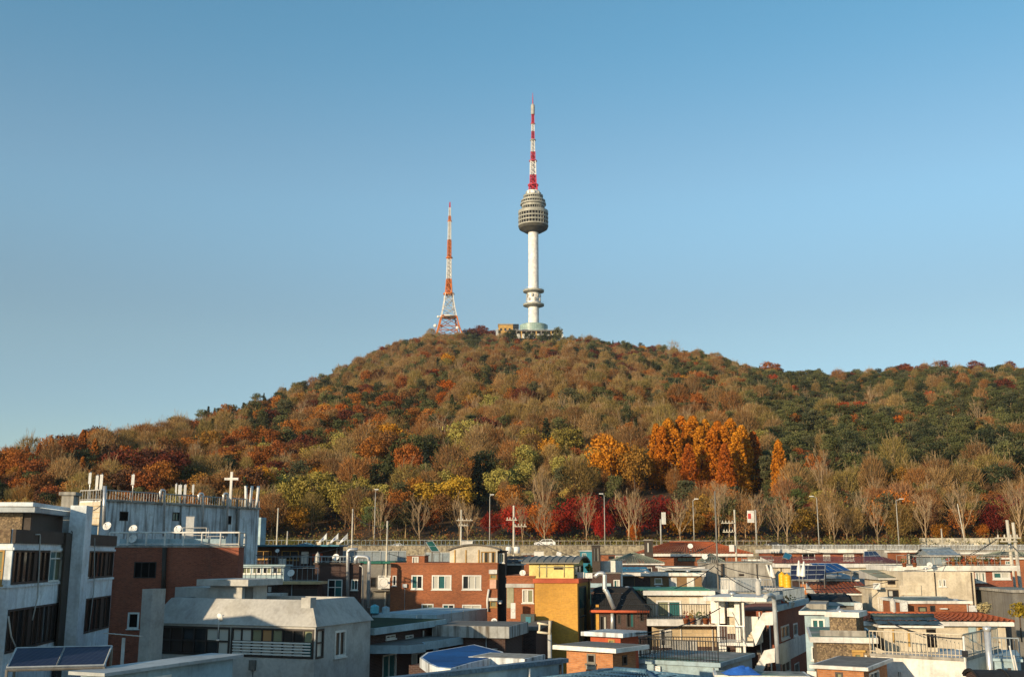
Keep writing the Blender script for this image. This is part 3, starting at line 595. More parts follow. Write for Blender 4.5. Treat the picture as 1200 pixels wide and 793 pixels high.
# hilltop station at the tower foot
YS=1040.0
st=P(604,396,YS)
sb=thing('hilltop_station','low hilltop station with ochre upper box and pale pillars at the foot of the tower','building',(st.x,YS,st.z))
def hb(name,x0,x1,y0,y1,dep,m,Y=YS,parent=sb):
    a=P(x0,y1,Y); c=P(x1,y0,Y); b=MB(); b.frame((a.x,Y,a.z),V((c.x-a.x,0,0)),V((0,dep,0)),V((0,0,c.z-a.z))); return b.build(name,m,parent)
hb('upper_box',584,601,380.5,391,12,C['woody']); hb('upper_roof',583.4,601.6,379.2,380.5,13,C['conc'],YS-.5); hb('glazed_bay',601,608,379.6,384.5,10,C['g_dark'],YS+.3); 
hb('terrace_slab',592,658,386.6,387.8,16,C['concd'],YS-2); hb('back_wall',601,660,387.8,397,4,C['palewall'],YS+4)
for k in range(12): hb('pillar',593+k*5.8,594.4+k*5.8,387.8,397,1.2,C['concd'] if k%3 else C['woody'],YS-1.6)
hb('side_wall',581,584,385.5,398,6,C['zinc'],YS-3); hb('lower_wing',583,594,391,399,8,C['cream'],YS-4)
for x in(586,591,596): hb('window',x,x+2.2,384.5,387.2,.3,C['g_dark'],YS-.2)
for k in range(9): hb('roof_railing',600+k*6.5,605.5+k*6.5,385.6,386.0,.15,C['steel'],YS-2)
# broadcast lattice tower
YL=1034.0; LX=P(525.4,392,YL).x
lb=P(525.4,394,YL)
lt=thing('lattice_tower','orange and white steel lattice broadcast mast on four splayed legs, beside the concrete tower','tower',(LX,YL,lb.z))
def Lp(i,w_,py):
    z=P(525.4,py,YL).z; r=w_*.5*mpp(YL,z); a=PI/4+i*PI/2+.18; return V((LX+math.cos(a)*r*1.2,YL+math.sin(a)*r*1.2,z))
rows=[(36,396),(27,384),(20.5,371.5),(15.5,361),(12,351),(10.2,344)]
for (w0,a),(w1,c) in zip(rows,rows[1:]):
    m=MO if a>372 else W_; b=MB()
    for i in range(4):
        b.tube([Lp(i,w0,a),Lp(i,w1,c)],.62 if a>372 else .42,5)
        for q in(0,1):
            b.tube([Lp(i,w0,a),Lp(i+1,w1,c)],.3,4,caps=False); b.tube([Lp(i+1,w0,a),Lp(i,w1,c)],.3,4,caps=False)
        b.tube([Lp(i,w1,c),Lp(i+1,w1,c)],.4 if a>372 else .25,4)
    b.build('leg_frame',m,lt)
def llat(name,rws,m,n=16):
    b=MB(); b.lathe((LX,YL,0),[(w_/2*mpp(YL,P(525.4,y,YL).z),P(525.4,y,YL).z) for w_,y in rws],n); return b.build(name,m,lt)
llat('lower_deck',[(6,372.4),(22,371.8),(22,370.8),(6,370.6)],W_); llat('upper_deck',[(5,346),(13,345.2),(13.2,343.8),(5,343.5)],MO)
mast(lt,LX,YL,YL,[(525.4,344,327.5,8.6,6.2,MO),(525.4,327.5,304,6.2,5.4,W_),(525.4,304,281.5,5.2,4.6,MO),(525.4,281.5,260,4.2,3.6,W_),(525.4,259.5,253.5,3.4,3.2,MO),(525.4,253.5,243.5,2.6,2.2,W_),(525.4,243.5,237,1.5,.9,RD)])
llat('mast_platform',[(4,303),(8,302.4),(8,301.6),(4,301.4)],MO); llat('mast_platform',[(3,260),(5.6,259.6),(5.6,259),(3,258.8)],MO)
def dishdrum(px,py,r):
    p=P(px,py,YL-9); b=MB(); b.lathe(p,[(0,-.9),(r,-.5),(r,.5),(r*.4,.75),(0,.8)],16,axis=(0.1,-1,0)); b.build('microwave_dish',W_,lt)
dishdrum(510,381.5,1.7); dishdrum(517.3,382,1.5); dishdrum(536,384,1.6); dishdrum(513.5,371,1.2)
b=MB(); b.tube([P(516,394,YL-6),P(517.3,382,YL-8.5)],.25,4); b.tube([P(536,395,YL-6),P(536,384,YL-8.5)],.25,4); b.tube([P(509,394,YL-6),P(510,381.5,YL-8.5)],.25,4); b.build('dish_bracket',MO,lt)
a=P(517,394,YL-8); b=MB(); b.frame((a.x,YL-8,a.z-7),V((19,0,0)),V((0,12,0)),V((0,0,7.4))); b.frame((a.x-1,YL-9,a.z+.4),V((22,0,0)),V((0,13,0)),V((0,0,1.2)))
bx=thing('transmitter_house','small pale concrete transmitter block under the lattice mast','building',(a.x+9,YL-8,a.z-7)); b.build('wall',C['conc'],bx)

# ---------------------------------------------------------------- houses
UP=V((0,0,1))
class House:
    def __init__(s,name,label,cx,Y,yaw,top,L=None,R_=None,la=8,lb=8,m='white',bot=None,host=None,cat='house',group=None,part='penthouse',cap=True):
        s.m=C[m]; s.c=P(cx,top,Y); s.zt=s.c.z; a=R(yaw); s.yaw=a
        s.dA=V((-math.cos(a),math.sin(a),0)); s.dB=V((math.sin(a),math.cos(a),0)); s.c=V((s.c.x,s.c.y,0))
        s.la,s.lb=la,lb; s.holes={'A':[], 'B':[], 'C':[]}; s.wins=[]; s.host=host; s.part=part; s.cap=cap
        s.zb=(gz(Y)-.3) if bot is None else bot
        if L is not None: s.la=s.hit('A',L,top+6)[0]
        if R_ is not None: s.lb=s.hit('B',R_,top+6)[0]
        if host: s.root=host.root
        else: s.root=thing(name,label,cat,(s.c.x,s.c.y,s.zb),group)
    def fr(s,f): # origin, direction, normal, length
        return {'A':(s.c,s.dA,-s.dB,s.la),'B':(s.c,s.dB,-s.dA,s.lb),'C':(s.c+s.dA*s.la,s.dB,s.dA,s.lb),'D':(s.c+s.dB*s.lb,s.dA,s.dB,s.la)}[f]
    def hit(s,f,px,py,d=0):
        o,dr,n,_=s.fr(f); o=o+n*d; r=ray(px,py); t=n.dot(o)/n.dot(r); q=r*t; return (q-o).dot(dr),q.z
    def pt(s,f,u,z,d=0):
        o,dr,n,_=s.fr(f); q=o+dr*u+n*d; return V((q.x,q.y,z))
    def rect(s,f,x0,y0,x1,y1,d=0):
        ym=(y0+y1)/2; xm=(x0+x1)/2
        u0,u1=s.hit(f,x0,ym,d)[0],s.hit(f,x1,ym,d)[0]; z0,z1=s.hit(f,xm,y1,d)[1],s.hit(f,xm,y0,d)[1]
        return min(u0,u1),max(u0,u1),z0,z1
    def zat(s,f,px,py): return s.hit(f,px,py)[1]
    def w(s,f,x0,y0,x1,y1,n=2,fm='f_white',g='g_dark',name='window',fw=.07,hb=0,mix=None,uz=None):
        u0,u1,z0,z1=uz or s.rect(f,x0,y0,x1,y1); L=s.fr(f)[3]
        u0=max(.06,u0); u1=min(L-.06,u1); z1=min(z1,s.zt-.06)
        if u1-u0<.1 or z1-z0<.1: return
        for h in s.holes[f]:
            if not(u1<=h[0] or u0>=h[1] or z1<=h[2] or z0>=h[3]): return
        if not mix and g=='g_dark' and n>1:
            q_=random.Random(int(u0*50+z0*31)); mix=[q_.choice(('g_dark','g_dark','g_cur','g_teal','g_olive')) for _ in range(n)]
        s.holes[f].append((u0,u1,z0,z1)); s.wins.append((f,u0,u1,z0,z1,n,fm,g,name,fw,hb,mix))
    def bx(s,f,x0,y0,x1,y1,d0,d1,m,name='trim',mb=None,uz=None):
        u0,u1,z0,z1=uz or s.rect(f,x0,y0,x1,y1); _,dr,n,_=s.fr(f)
        b=mb or MB(); b.use(C[m]); b.frame(s.pt(f,u0,z0,d0),dr*(u1-u0),n*(d1-d0),V((0,0,z1-z0)))
        return b if mb else b.build(name,None,s.root)
    def poly(s,f,pts,d0,d1,m,name):
        _,dr,n,_=s.fr(f); q=[]
        for px,py in pts:
            u,z=s.hit(f,px,py,d1); q.append(s.pt(f,u,z,d0))
        b=MB(); b.use(C[m]); b.prism(q,n*(d1-d0)); return b.build(name,None,s.root)
    def slab(s,o=.3,t=.25,m='white',name='roof',z=None,oA=None,oB=None,top=None,tm=.012):
        z=s.zt if z is None else z; oA=o if oA is None else oA; oB=o if oB is None else oB
        q=s.c-s.dA*oB-s.dB*oA; b=MB(); b.use(C[m]); b.frame(V((q.x,q.y,z)),s.dA*(s.la+oB+o),s.dB*(s.lb+oA+o),V((0,0,t)))
        if not top and m in('white','conc','palewall','concd','bluep') and s.la>1.5 and s.lb>1.5: top='roofing'
        if top:
            b.use(C[top]); q=q+s.dA*.12+s.dB*.12; b.frame(V((q.x,q.y,z+t)),s.dA*(s.la+oB+o-.24),s.dB*(s.lb+oA+o-.24),V((0,0,tm)))
        s.roofz=z+t; return b.build(name,None,s.root)
    def parapet(s,h=.6,t=.15,m=None,o=.0,z=None,name='parapet'):
        z=s.zt if z is None else z; m=C[m] if m else s.m; b=MB(); b.use(m); A,B=s.dA,s.dB; q=s.c-A*o-B*o; la,lb=s.la+2*o,s.lb+2*o
        f=lambda p,a,c: b.frame(V((p.x,p.y,z)),a,c,V((0,0,h)))
        f(q,A*la,B*t); f(q+B*(lb-t),A*la,B*t); f(q+B*t,A*t,B*(lb-2*t)); f(q+A*(la-t)+B*t,A*t,B*(lb-2*t)); return b.build(name,None,s.root)
    def rail(s,h=.9,m='steel',z=None,sp=.14,o=0,sides='AB',name='railing',th=.02):
        z=s.zt if z is None else z
        c=s.c-s.dA*o-s.dB*o; la,lb=s.la+2*o,s.lb+2*o
        seg={'A':(c,c+s.dA*la),'B':(c,c+s.dB*lb),'C':(c+s.dA*la,c+s.dA*la+s.dB*lb),'D':(c+s.dB*lb,c+s.dB*lb+s.dA*la)}
        b=MB(); b.use(C[m])
        for k in sides: railing(b,[V((p.x,p.y,z)) for p in seg[k]],h,sp,th)
        return b.build(name,None,s.root)
    def pipe(s,f,pts,d,r,m='steel',name='pipe'):
        b=MB(); b.use(C[m]); q=[]
        for px,py in pts:
            u,z=s.hit(f,px,py,d); q.append(s.pt(f,u,z,d))
        b.tube(bendy(q,r*2.2),r,10); return b.build(name,None,s.root)
    def tiles(s,h,o=.4,m='tileo',name='roof',kind='hip',pitch=.35,tile=.3,amp=.05,inset=None,ft=.16,fm='white',row=.35):
        A,B=s.dA,s.dB; q=s.c-A*o-B*o; la,lb=s.la+2*o,s.lb+2*o; z=s.zt; up=lambda p,dz:V((p.x,p.y,z+dz))
        b=MB(); b.use(C[fm]); b.frame(up(q,0),A*la,B*lb,V((0,0,ft)))
        b.use(C[m]); z+=ft; p00,p10,p11,p01=q,q+A*la,q+A*la+B*lb,q+B*lb
        n=max(3,int(la/tile)); rw_=max(2,int(lb/2/row))
        if kind=='hip':
            i=min(la*.45,lb/2) if inset is None else inset; r0,r1=q+B*lb/2+A*i,q+B*lb/2+A*(la-i)
            b.corr(up(p00,0),up(p10,0),up(r1,h),up(r0,h),n,amp,rw_,.035); b.corr(up(p01,0),up(p11,0),up(r1,h),up(r0,h),n,amp,rw_,.035)
            b.corr(up(p00,0),up(p01,0),up(r0,h),up(r0,h),max(3,int(lb/tile)),amp,rw_,.035); b.corr(up(p10,0),up(p11,0),up(r1,h),up(r1,h),max(3,int(lb/tile)),amp,rw_,.035)
            b.tube([up(r0,h+.05),up(r1,h+.05)],.12,8)
            for e,rr in((p00,r0),(p10,r1),(p01,r0),(p11,r1)): b.tube([up(e,.05),up(rr,h+.05)],.09,6)
        elif kind=='gable':
            r0,r1=q+B*lb/2,q+B*lb/2+A*la
            b.corr(up(p00,0),up(p10,0),up(r1,h),up(r0,h),n,amp,rw_,.035); b.corr(up(p01,0),up(p11,0),up(r1,h),up(r0,h),n,amp,rw_,.035)
            b.use(s.m); w=B*.0
            for a_,c_,r_ in((p00,p01,r0),(p10,p11,r1)):
                k=A*.35 if a_ is p00 else -A*.35
                b.prism([up(a_+k+B*.3,0),up(c_+k-B*.3,0),up(r_+k,h*.92)],A*.02)
            b.use(C[m]); b.tube([up(r0,h+.05),up(r1,h+.05)],.11,8)
        elif kind=='shed':    # rises to the back
            b.corr(up(p00,0),up(p10,0),up(p11,h),up(p01,h),n,amp,max(1,rw_),.03 if rw_>1 else 0)
            b.use(C[fm]); b.prism([up(p00,0),up(p01,h-.02),up(p01,0)],A*.05); b.prism([up(p10,0),up(p11,h-.02),up(p11,0)],-A*.05)
        return b.build(name,None,s.root)
    def arch(s,h,o=.3,m='dkroof',ribs=7,name='roof',t=.07,axis='A'):
        # barrel roof whose axis runs along face A
        A,B=(s.dA,s.dB) if axis=='A' else (s.dB,s.dA); la,lb=(s.la,s.lb) if axis=='A' else (s.lb,s.la); q=s.c-A*o-B*o; la+=2*o; lb+=2*o; N=10; b=MB(); b.use(C[m])
        def pr(k,dz=0):
            t_=k/N; p=q+B*lb*t_; return V((p.x,p.y,s.zt+h*math.sin(PI*t_)**.8+dz))
        for k in range(N):
            p0,p1=pr(k),pr(k+1); b.frame(p0,A*la,p1-p0,V((0,0,t)))
        b.use(s.m)
        for e in(A*o,A*(la-o-.03)): b.prism([pr(k)+e for k in range(N+1)],A*.03)
        b.use(C[m])
        for j in range(ribs+1):
            b.tube([pr(k,t+.02)+A*(la*j/ribs) for k in range(N+1)],.035,5)
        return b.build(name,None,s.root)
    def finish(s):
        if s.la<.1 or s.lb<.1: print('BADHOUSE',s.root.name,s.part,s.la,s.lb)
        b=MB(); b.use(s.m)
        for f in 'ABCD':
            o,dr,n,L=s.fr(f); hs=s.holes.get(f,[])
            us=sorted({0,L,*[h[0] for h in hs],*[h[1] for h in hs]}); zs=sorted({s.zb,s.zt,*[h[2] for h in hs],*[h[3] for h in hs]})
            for i in range(len(us)-1):
                for j in range(len(zs)-1):
                    uc,zc=(us[i]+us[i+1])/2,(zs[j]+zs[j+1])/2
                    if any(h[0]<uc<h[1] and h[2]<zc<h[3] for h in hs): continue
                    b.face([s.pt(f,us[i],zs[j]),s.pt(f,us[i+1],zs[j]),s.pt(f,us[i+1],zs[j+1]),s.pt(f,us[i],zs[j+1])])
            for u0,u1,z0,z1 in hs:
                c=[(u0,z0),(u1,z0),(u1,z1),(u0,z1)]
                for k in range(4):
                    p,q=c[k],c[(k+1)%4]; b.face([s.pt(f,*p),s.pt(f,*q),s.pt(f,*q,-.16),s.pt(f,*p,-.16)])
        if s.cap: b.face([s.pt('A',0,s.zt-.02),s.pt('A',s.la,s.zt-.02),s.pt('C',s.lb,s.zt-.02),s.pt('B',s.lb,s.zt-.02)])
        wall=b.build(s.part if s.host else 'wall',None,s.root)
        for f,u0,u1,z0,z1,n,fm,g,name,fw,hb,mix in s.wins:
            _,dr,nr,_=s.fr(f); b=MB(); b.use(C[fm]); W=u1-u0; H=z1-z0
            fr=lambda a,c,w_,h_,d0=-.1,d1=.03: b.frame(s.pt(f,a,c,d0),dr*w_,nr*(d1-d0),V((0,0,h_)))
            if fm!='f_dark' and not s.host: fr(u0-.06,z0-.07,W+.12,.07,-.02,.09)
            fr(u0,z0,W,fw); fr(u0,z1-fw,W,fw); fr(u0,z0+fw,fw,H-2*fw); fr(u1-fw,z0+fw,fw,H-2*fw)
            for k in range(1,n): fr(u0+W*k/n-fw*.4,z0+fw,fw*.8,H-2*fw,-.09,.0)
            if hb: fr(u0+fw,z0+H*hb,W-2*fw,fw*.8,-.09,.01)
            p=MB()
            for k in range(n):
                for r_ in ((0,1) if hb else (0,)):
                    g_=g if not mix else mix[(k+(n if r_ else 0))%len(mix)]
                    za,zb_=(z0,z0+H*hb) if hb and r_==0 else ((z0+H*hb,z1) if hb else (z0,z1))
                    dd=-.065 if k%2 else -.05
                    p.use(C[g_]); p.face([s.pt(f,u0+W*k/n,za,dd),s.pt(f,u0+W*(k+1)/n,za,dd),s.pt(f,u0+W*(k+1)/n,zb_,dd),s.pt(f,u0+W*k/n,zb_,dd)])
            if s.host:
                for i,m_ in enumerate(p.mats): pass
                off=len(b.v); base=len(b.mats); b.v+=p.v; b.f+=[tuple(i+off for i in q) for q in p.f]; b.m+=[base+k for k in p.m]; b.sm+=p.sm; b.mats+=p.mats
                b.build(name,None,wall)
            else:
                wf=b.build(name,None,s.root); p.build('pane',None,wf)
        if not s.host and s.la>3 and s.zt-s.zb>4:
            q_=random.Random(int(s.c.x*10)+int(s.c.y)); f='A'; L=s.la
            for k in range(q_.choice((1,2,2))):       # down pipes and meter boxes, clear of the windows
                u=q_.choice((.25,L-.3,q_.uniform(.5,L-.5)))
                if any(h[0]-.2<u<h[1]+.2 for h in s.holes[f]): continue
                b=MB(); b.use(C[q_.choice(('greyp','steel','dbrown','white'))]); b.tube([s.pt(f,u,s.zt-.05,.07),s.pt(f,u,s.zb+.2,.07)],q_.uniform(.03,.055),6); b.build('drain_pipe',None,s.root)
            for k in range(q_.choice((1,2,3))):
                u=q_.uniform(.4,L-.6); z_=s.zt-q_.uniform(.5,2.6)
                if any(h[0]-.5<u<h[1]+.2 and h[2]-.5<z_<h[3]+.2 for h in s.holes[f]): continue
                b=MB(); b.use(C[q_.choice(('greyp','white','concd','steel'))]); w_=q_.uniform(.2,.42); b.frame(s.pt(f,u,z_,0),s.dA*w_,-s.dB*.16,V((0,0,q_.uniform(.25,.45)))); b.tube([s.pt(f,u+w_/2,z_+.05,.05),s.pt(f,u+w_/2,max(s.zb,z_-2.5),.05)],.018,5); b.build('meter_box',None,s.root)
        s.wall=wall; return s
def railing(b,pts,h,sp,th=.02):
    for p,q in zip(pts,pts[1:]):
        L=(q-p).length; n=max(1,int(L/sp)); b.tube([p+UP*h,q+UP*h],th*1.5,5); b.tube([p+UP*.1,q+UP*.1],th,4)
        for k in range(n+1):
            r=p.lerp(q,k/n); big=k%max(1,int(1.6/sp))==0; b.tube([r,r+UP*h],th*1.4 if big else th*.8,4,caps=False)
def bendy(q,r,n=4):
    out=[q[0]]
    for a,b,c in zip(q,q[1:],q[2:]):
        d1=(a-b); d2=(c-b); k=min(r,d1.length*.45,d2.length*.45); s,e=b+d1.normalized()*k,b+d2.normalized()*k
        for i in range(n+1):
            t=i/n; out.append(s*(1-t)**2+b*2*t*(1-t)+e*t*t)
    return out+[q[-1]]
# ---- tiled office block at the left edge
h=House('office_block','weathered pale-banded three-storey block with brown window strips and a tall blue fin, in shade',17,45,-6.3,619.7,R_=135.5,la=12,m='tilewhite',cat='building')
z=[h.zat('B',17,y) for y in(619.7,636,644,684.5,713,763,792)]
for f in 'AB': h.bx(f,0,0,0,0,-.02,.10,'dbrown' if f=='B' else 'brickm2','parapet_cladding',uz=(0.1 if f=='A' else -.08,h.fr(f)[3],z[1],z[0]))
def strip(f,za,zb,n,u0,u1,mix,**k):
    h.w(f,0,0,0,0,n=n,fm='f_dark',uz=(u0,u1,za,zb),mix=mix,fw=.09,**k)
ub=h.hit('B',66,660)[0]; uc=h.hit('B',92,660)[0]
bm=['g_brown','g_brown','g_dark','g_brown','f_dark']
u1=h.hit('B',57,662)[0]
strip('B',z[3],z[2],7,.12,u1,bm); h.w('B',0,0,0,0,n=2,uz=(u1+.05,h.hit('B',72,662)[0],z[3],z[2]),hb=.72,g='g_dark')
a=h.hit('B',92,662)[0]; c=h.hit('B',103,662)[0]; strip('B',z[3],z[2],1,h.hit('B',88,662)[0],a,['g_olive']); h.w('B',0,0,0,0,n=2,uz=(a+.03,c,z[3]+.1,z[2]),g='g_dark'); strip('B',z[3],z[2],6,c+.04,h.lb-.15,bm)
strip('B',z[5],z[4],11,.12,h.hit('B',70,735)[0],bm); strip('B',z[5],z[4],2,h.hit('B',80,735)[0],h.hit('B',93,730)[0],['g_olive','g_brown'],hb=.78); strip('B',z[5],z[4],6,h.hit('B',93.5,730)[0],h.lb-.15,bm)
h.w('A',0,0,0,0,n=3,fm='f_wood',uz=(.3,5.5,z[3],z[2]),g='g_olive',mix=['g_olive','g_olive','g_cur'],hb=.4); h.w('A',0,0,0,0,n=4,fm='f_dark',uz=(.3,5.5,z[5],z[4]),g='g_brown')
u=h.hit('B',79,640)[0]; h.bx('B',0,0,0,0,0,.75,'tilewhite','fin',uz=(u,u+1.15,h.zb,h.zat('B',84,592))); h.bx('B',0,0,0,0,.1,.2,'dbrown','fin_recess',uz=(u-1.0,u,h.zb,z[0]-.03))
for f,o in(('B',.08),('A',.06)): h.bx(f,0,0,0,0,-.02,o,'tilewhite','ledge',uz=(-.05 if f=='B' else 0,h.fr(f)[3],z[2],z[2]+.1)); h.bx(f,0,0,0,0,-.02,o+.01,'tilewhite','sill',uz=(-.05 if f=='B' else 0,h.fr(f)[3],z[3]-.12,z[3]-.02))
h.pipe('B',[(42,626),(47,626),(46,660),(44,700),(38,726)],.14,.03,'greyp','drain_pipe'); h.pipe('B',[(111,630),(110,690),(104,740)],.1,.025,'greyp','drain_pipe'); h.pipe('B',[(84,622),(88,632),(89,642),(88,658),(93,676)],.18,.022,'f_dark','cable'); h.pipe('B',[(10,722),(13,745),(18,757)],.2,.03,'white','cable')
h.finish(); B1=h
p=House('','',37,48.5,-6.3,600.5,la=12,R_=74,m='dbrown',host=h,bot=h.zt-.5); p.bx('A',0,0,0,0,0,.06,'brickm','penthouse_cladding',uz=(.35,12,p.zb,p.zt-.02)); p.slab(.35,.22,'zinc','penthouse_roof',oA=.7); p.finish()
p2=House('','',38.5,48.2,-6.3,593,la=12,R_=82,m='tilewhite',host=h,bot=p.zt+.45,part='upper_roof'); p2.finish()
p=House('','',86.5,55,-6.3,580,L=72,R_=92,m='conc',host=h,bot=h.zt,part='roof_stack'); p.slab(.12,.16,'conc','stack_cap'); p.finish()
# ---- neighbours standing just outside the picture; their shade falls on the street
h=House('apartment_block','plain grey apartment block beside the tiled office block','-200',0,0,0) if False else House('apartment_block','plain grey four-storey apartment block beside the tiled office block',-124,57,0,557,la=18,lb=10,m='greyp',cat='building')
for k in range(4): h.w('A',0,0,0,0,n=2,uz=(1.5+k*4,3.5+k*4,h.zt-2.4,h.zt-.9))
h.slab(.2,.3,'conc'); h.finish()
h=House('apartment_block','plain cream apartment block in front of the tiled office block',-450,26,-2,646,la=10,lb=14,m='cream',cat='building')
for k in range(3): h.w('B',0,0,0,0,n=2,uz=(1.5+k*4,3.5+k*4,h.zt-2.4,h.zt-.9))
h.slab(.2,.3,'conc'); h.finish()
# ---- church
h=House('church','long pale weathered church with flue pipes along its stained wall and a white cross','118',0,0,0) if False else House('church','long pale weathered church with hooked flue pipes along its stained wall and railings on top',118,88,28.7,586,L=93,R_=304,m='palewall',cat='church')
h.w('B',140,599,150,610,1,'f_dark','hole'); h.w('B',202,600,210,610,2,'f_dark','g_teal'); h.w('B',266,604,271,614,1,'f_dark','hole')
h.bx('A',93,588,117,626,.0,.06,'cream','stone_cladding'); 
for y in(593,600,607,614): h.bx('A',93,y-.3,117,y+.3,.06,.1,'tan','cladding_joint')
for x,k in((123,0),(193,1),(238,1),(267,1)):
    d=.5 if k==0 else .35
    if k==0: h.pipe('B',[(x,569),(x-1.5,616)],.4,.15,'steel','flue_pipe')
    else: h.pipe('B',[(x-5,588 if x<250 else 592),(x-5,574 if x<230 else 578),(x,574 if x<230 else 578),(x-1.5,628)],.35,.11,'steel','flue_pipe')
h.pipe('B',[(278,585),(277,628)],.15,.1,'concd','drain_pipe'); h.pipe('B',[(212,592),(212,626)],.1,.05,'concd','drain_pipe')
h.rail(.85,'greyp',sp=.3,sides='AB',th=.035); h.finish(); CH=h
p=House('','',306,112,28.7,606,la=3,R_=312,m='bluep',host=h,part='stair_shaft'); p.finish()
h.bx('B',0,0,0,0,-.02,.2,'conc','roof_edge',uz=(-.1,h.lb,h.zt-.05,h.zt+.1))
# ---- red brick building with roof deck
h=House('brick_building','dark red brick building with one barred window and a dish-lined roof deck, below the church',280,76,3,641,L=127,R_=286,m='redbrick',cat='building')
h.w('A',157,658,183,677,3,'f_dark','hole'); h.w('A',149.5,717,163,736.5,1,'f_white','hole',fw=.12)
h.pipe('A',[(193,641),(191,705)],.12,.16,'dbrown','drain_pipe'); h.slab(.05,.12,'conc'); h.rail(.9,'white',z=h.zt+.12,sp=1.25,sides='AB',th=.045); h.bx('A',137,631,262,639,-.5,-.46,'bluep','glazed_screen'); h.finish(); BB=h
# ---- grey house with sloped parapet
h=House('grey_house','smooth grey house with a sloped parapet and one long band of balcony glazing',370,50,20,734,L=176,R_=434,m='greyp')
u=h.la-.5; zt_,zb_=h.zat('A',300,735.2),h.zat('A',300,769.5)
h.w('A',0,0,0,0,n=6,fm='f_dark',uz=(h.la*.5,u,zb_,zt_),fw=.1,hb=.47,mix=['g_cur','g_dark','g_dark','g_brown','g_brown','g_brown','g_cur','g_cur','g_dark','g_dark','g_brown','g_brown'])
h.w('A',0,0,0,0,n=8,fm='f_dark',uz=(.07,h.la*.5-.06,zb_,zt_),fw=.09,hb=.5,mix=['g_teal','g_cur','g_cur','g_cur','g_cur','g_cur','g_cur','g_cur','g_olive','g_dark','g_dark','g_olive','g_warm','g_olive','g_cur','g_cur'])
h.w('B',0,0,0,0,n=1,fm='f_dark',uz=(.07,.75,zb_,zt_),fw=.09,hb=.5,mix=['g_cur']); h.w('B',392,738,405,769,2,'f_white','g_brown',fw=.1)
b=MB(); b.use(C['f_white'])
for k in range(5):
    zz=zb_+.12+k*.13; b.frame(h.pt('A',.2,zz,.05),h.dA*(h.la*.5-.4),-h.dB*.03,V((0,0,.065)))
b.build('balcony_slats',None,h.root)
# sloped parapet
zp=P(370,703.5,50).z; i=.75; A,B=h.dA,h.dB; b=MB(); b.use(C['greyp'])
o=[h.c-A*.12-B*.12,h.c+A*(h.la+.12)-B*.12,h.c+A*(h.la+.12)+B*(h.lb+.12),h.c-A*.12+B*(h.lb+.12)]
def ring(e,zz): return [V((q.x,q.y,zz)) for q in(o[0]+A*e+B*e,o[1]-A*e+B*e,o[2]-A*e-B*e,o[3]+A*e-B*e)]
r0,r1,r2,r3=ring(0,h.zt),ring(i,zp),ring(i+.22,zp),ring(i+.22,zp-.45)
for k in range(4):
    j=(k+1)%4; b.face([r0[k],r0[j],r1[j],r1[k]]); b.face([r1[k],r1[j],r2[j],r2[k]]); b.face([r2[k],r2[j],r3[j],r3[k]])
b.face(r3); b.face(r0[::-1]); b.build('sloped_parapet',None,h.root)
h.finish(); GH=h
p=House('','',178.5,50.2,20,690,L=166.5,R_=194,m='greyp',host=h,part='stair_tower'); p.finish()
p=House('','',284,53.2,20,686,L=246,R_=313,m='greyp',host=h,bot=zp-.5); p.w('B',285.5,688,295,706,1,'greyp','g_dark') if False else None; p.bx('B',287,688,296,708,0,.03,'concd','penthouse_door'); p.slab(.55,.3,'greyp','penthouse_roof',oA=.35); p.finish()
p=House('','',247,54.6,20,688,L=205,lb=2.5,m='greyp',host=h,bot=zp-.5,part='penthouse_wing'); p.finish()
p=House('','',364,49.4,20,700,L=353,lb=.5,m='greyp',host=h,bot=zp-.3,part='parapet_block'); p.finish()
# ---- shed with pale roof, bottom left
h=House('shed','small pale green shed with a thin pale sloping roof beside the dark solar panels',122,33,23,791,R_=272,la=.9,m='bluep')
h.slab(.25,.1,'zinc',tm=.01); h.w('B',165,792,200,800,2,'f_white','g_cur'); h.finish()
# ---- terrace building behind the grey house
h=House('terrace_house','low brown terrace house with white railings, between the church and the brown flat-roofed house',372,84,6,684,L=281,R_=378,m='brown'); 
h.slab(.3,.2,'tan',oA=.5); h.rail(1.0,'greysheet',z=h.zt+.2,sp=.4,sides='A',th=.022); h.w('A',352,691,364,699,1,'f_wood','g_olive'); h.bx('A',340,690,372,700,0,.05,'f_dark','dark_screen'); h.bx('A',313,694,339,699,.3,1.6,'white','low_canopy'); h.finish()
h=House('roof_kiosk','pale teal rooftop kiosk with white-framed windows on the terrace house',333,92,6,663,L=283,R_=340,m='bluep')
for k in range(4): h.w('A',284+k*12,664.5,294+k*12,672,2,'f_white','g_dark')
h.slab(.15,.12,'bluep'); h.finish()
b=h=House('terrace_cafe','open-sided terrace shelter with a long teal sheet canopy, beside the church end',398,108,5,640,L=284,R_=402,m='brown',bot=-6,cap=False); h.w('A',290,645,318,655,3,'f_wood','hole'); h.w('A',330,645,350,656,2,'f_wood','g_dark'); h.bx('A',366,648,378,657,.02,.08,'redwall','red_panel'); h.bx('A',354,646,362,660,.02,.3,'white','door'); h.slab(.4,.15,'tealroof','canopy',oA=1.8); h.rail(1.0,'greysheet',z=h.zat('A',340,664),o=1.5,sp=.35,sides='A',th=.03); h.finish()
b=MB(); 
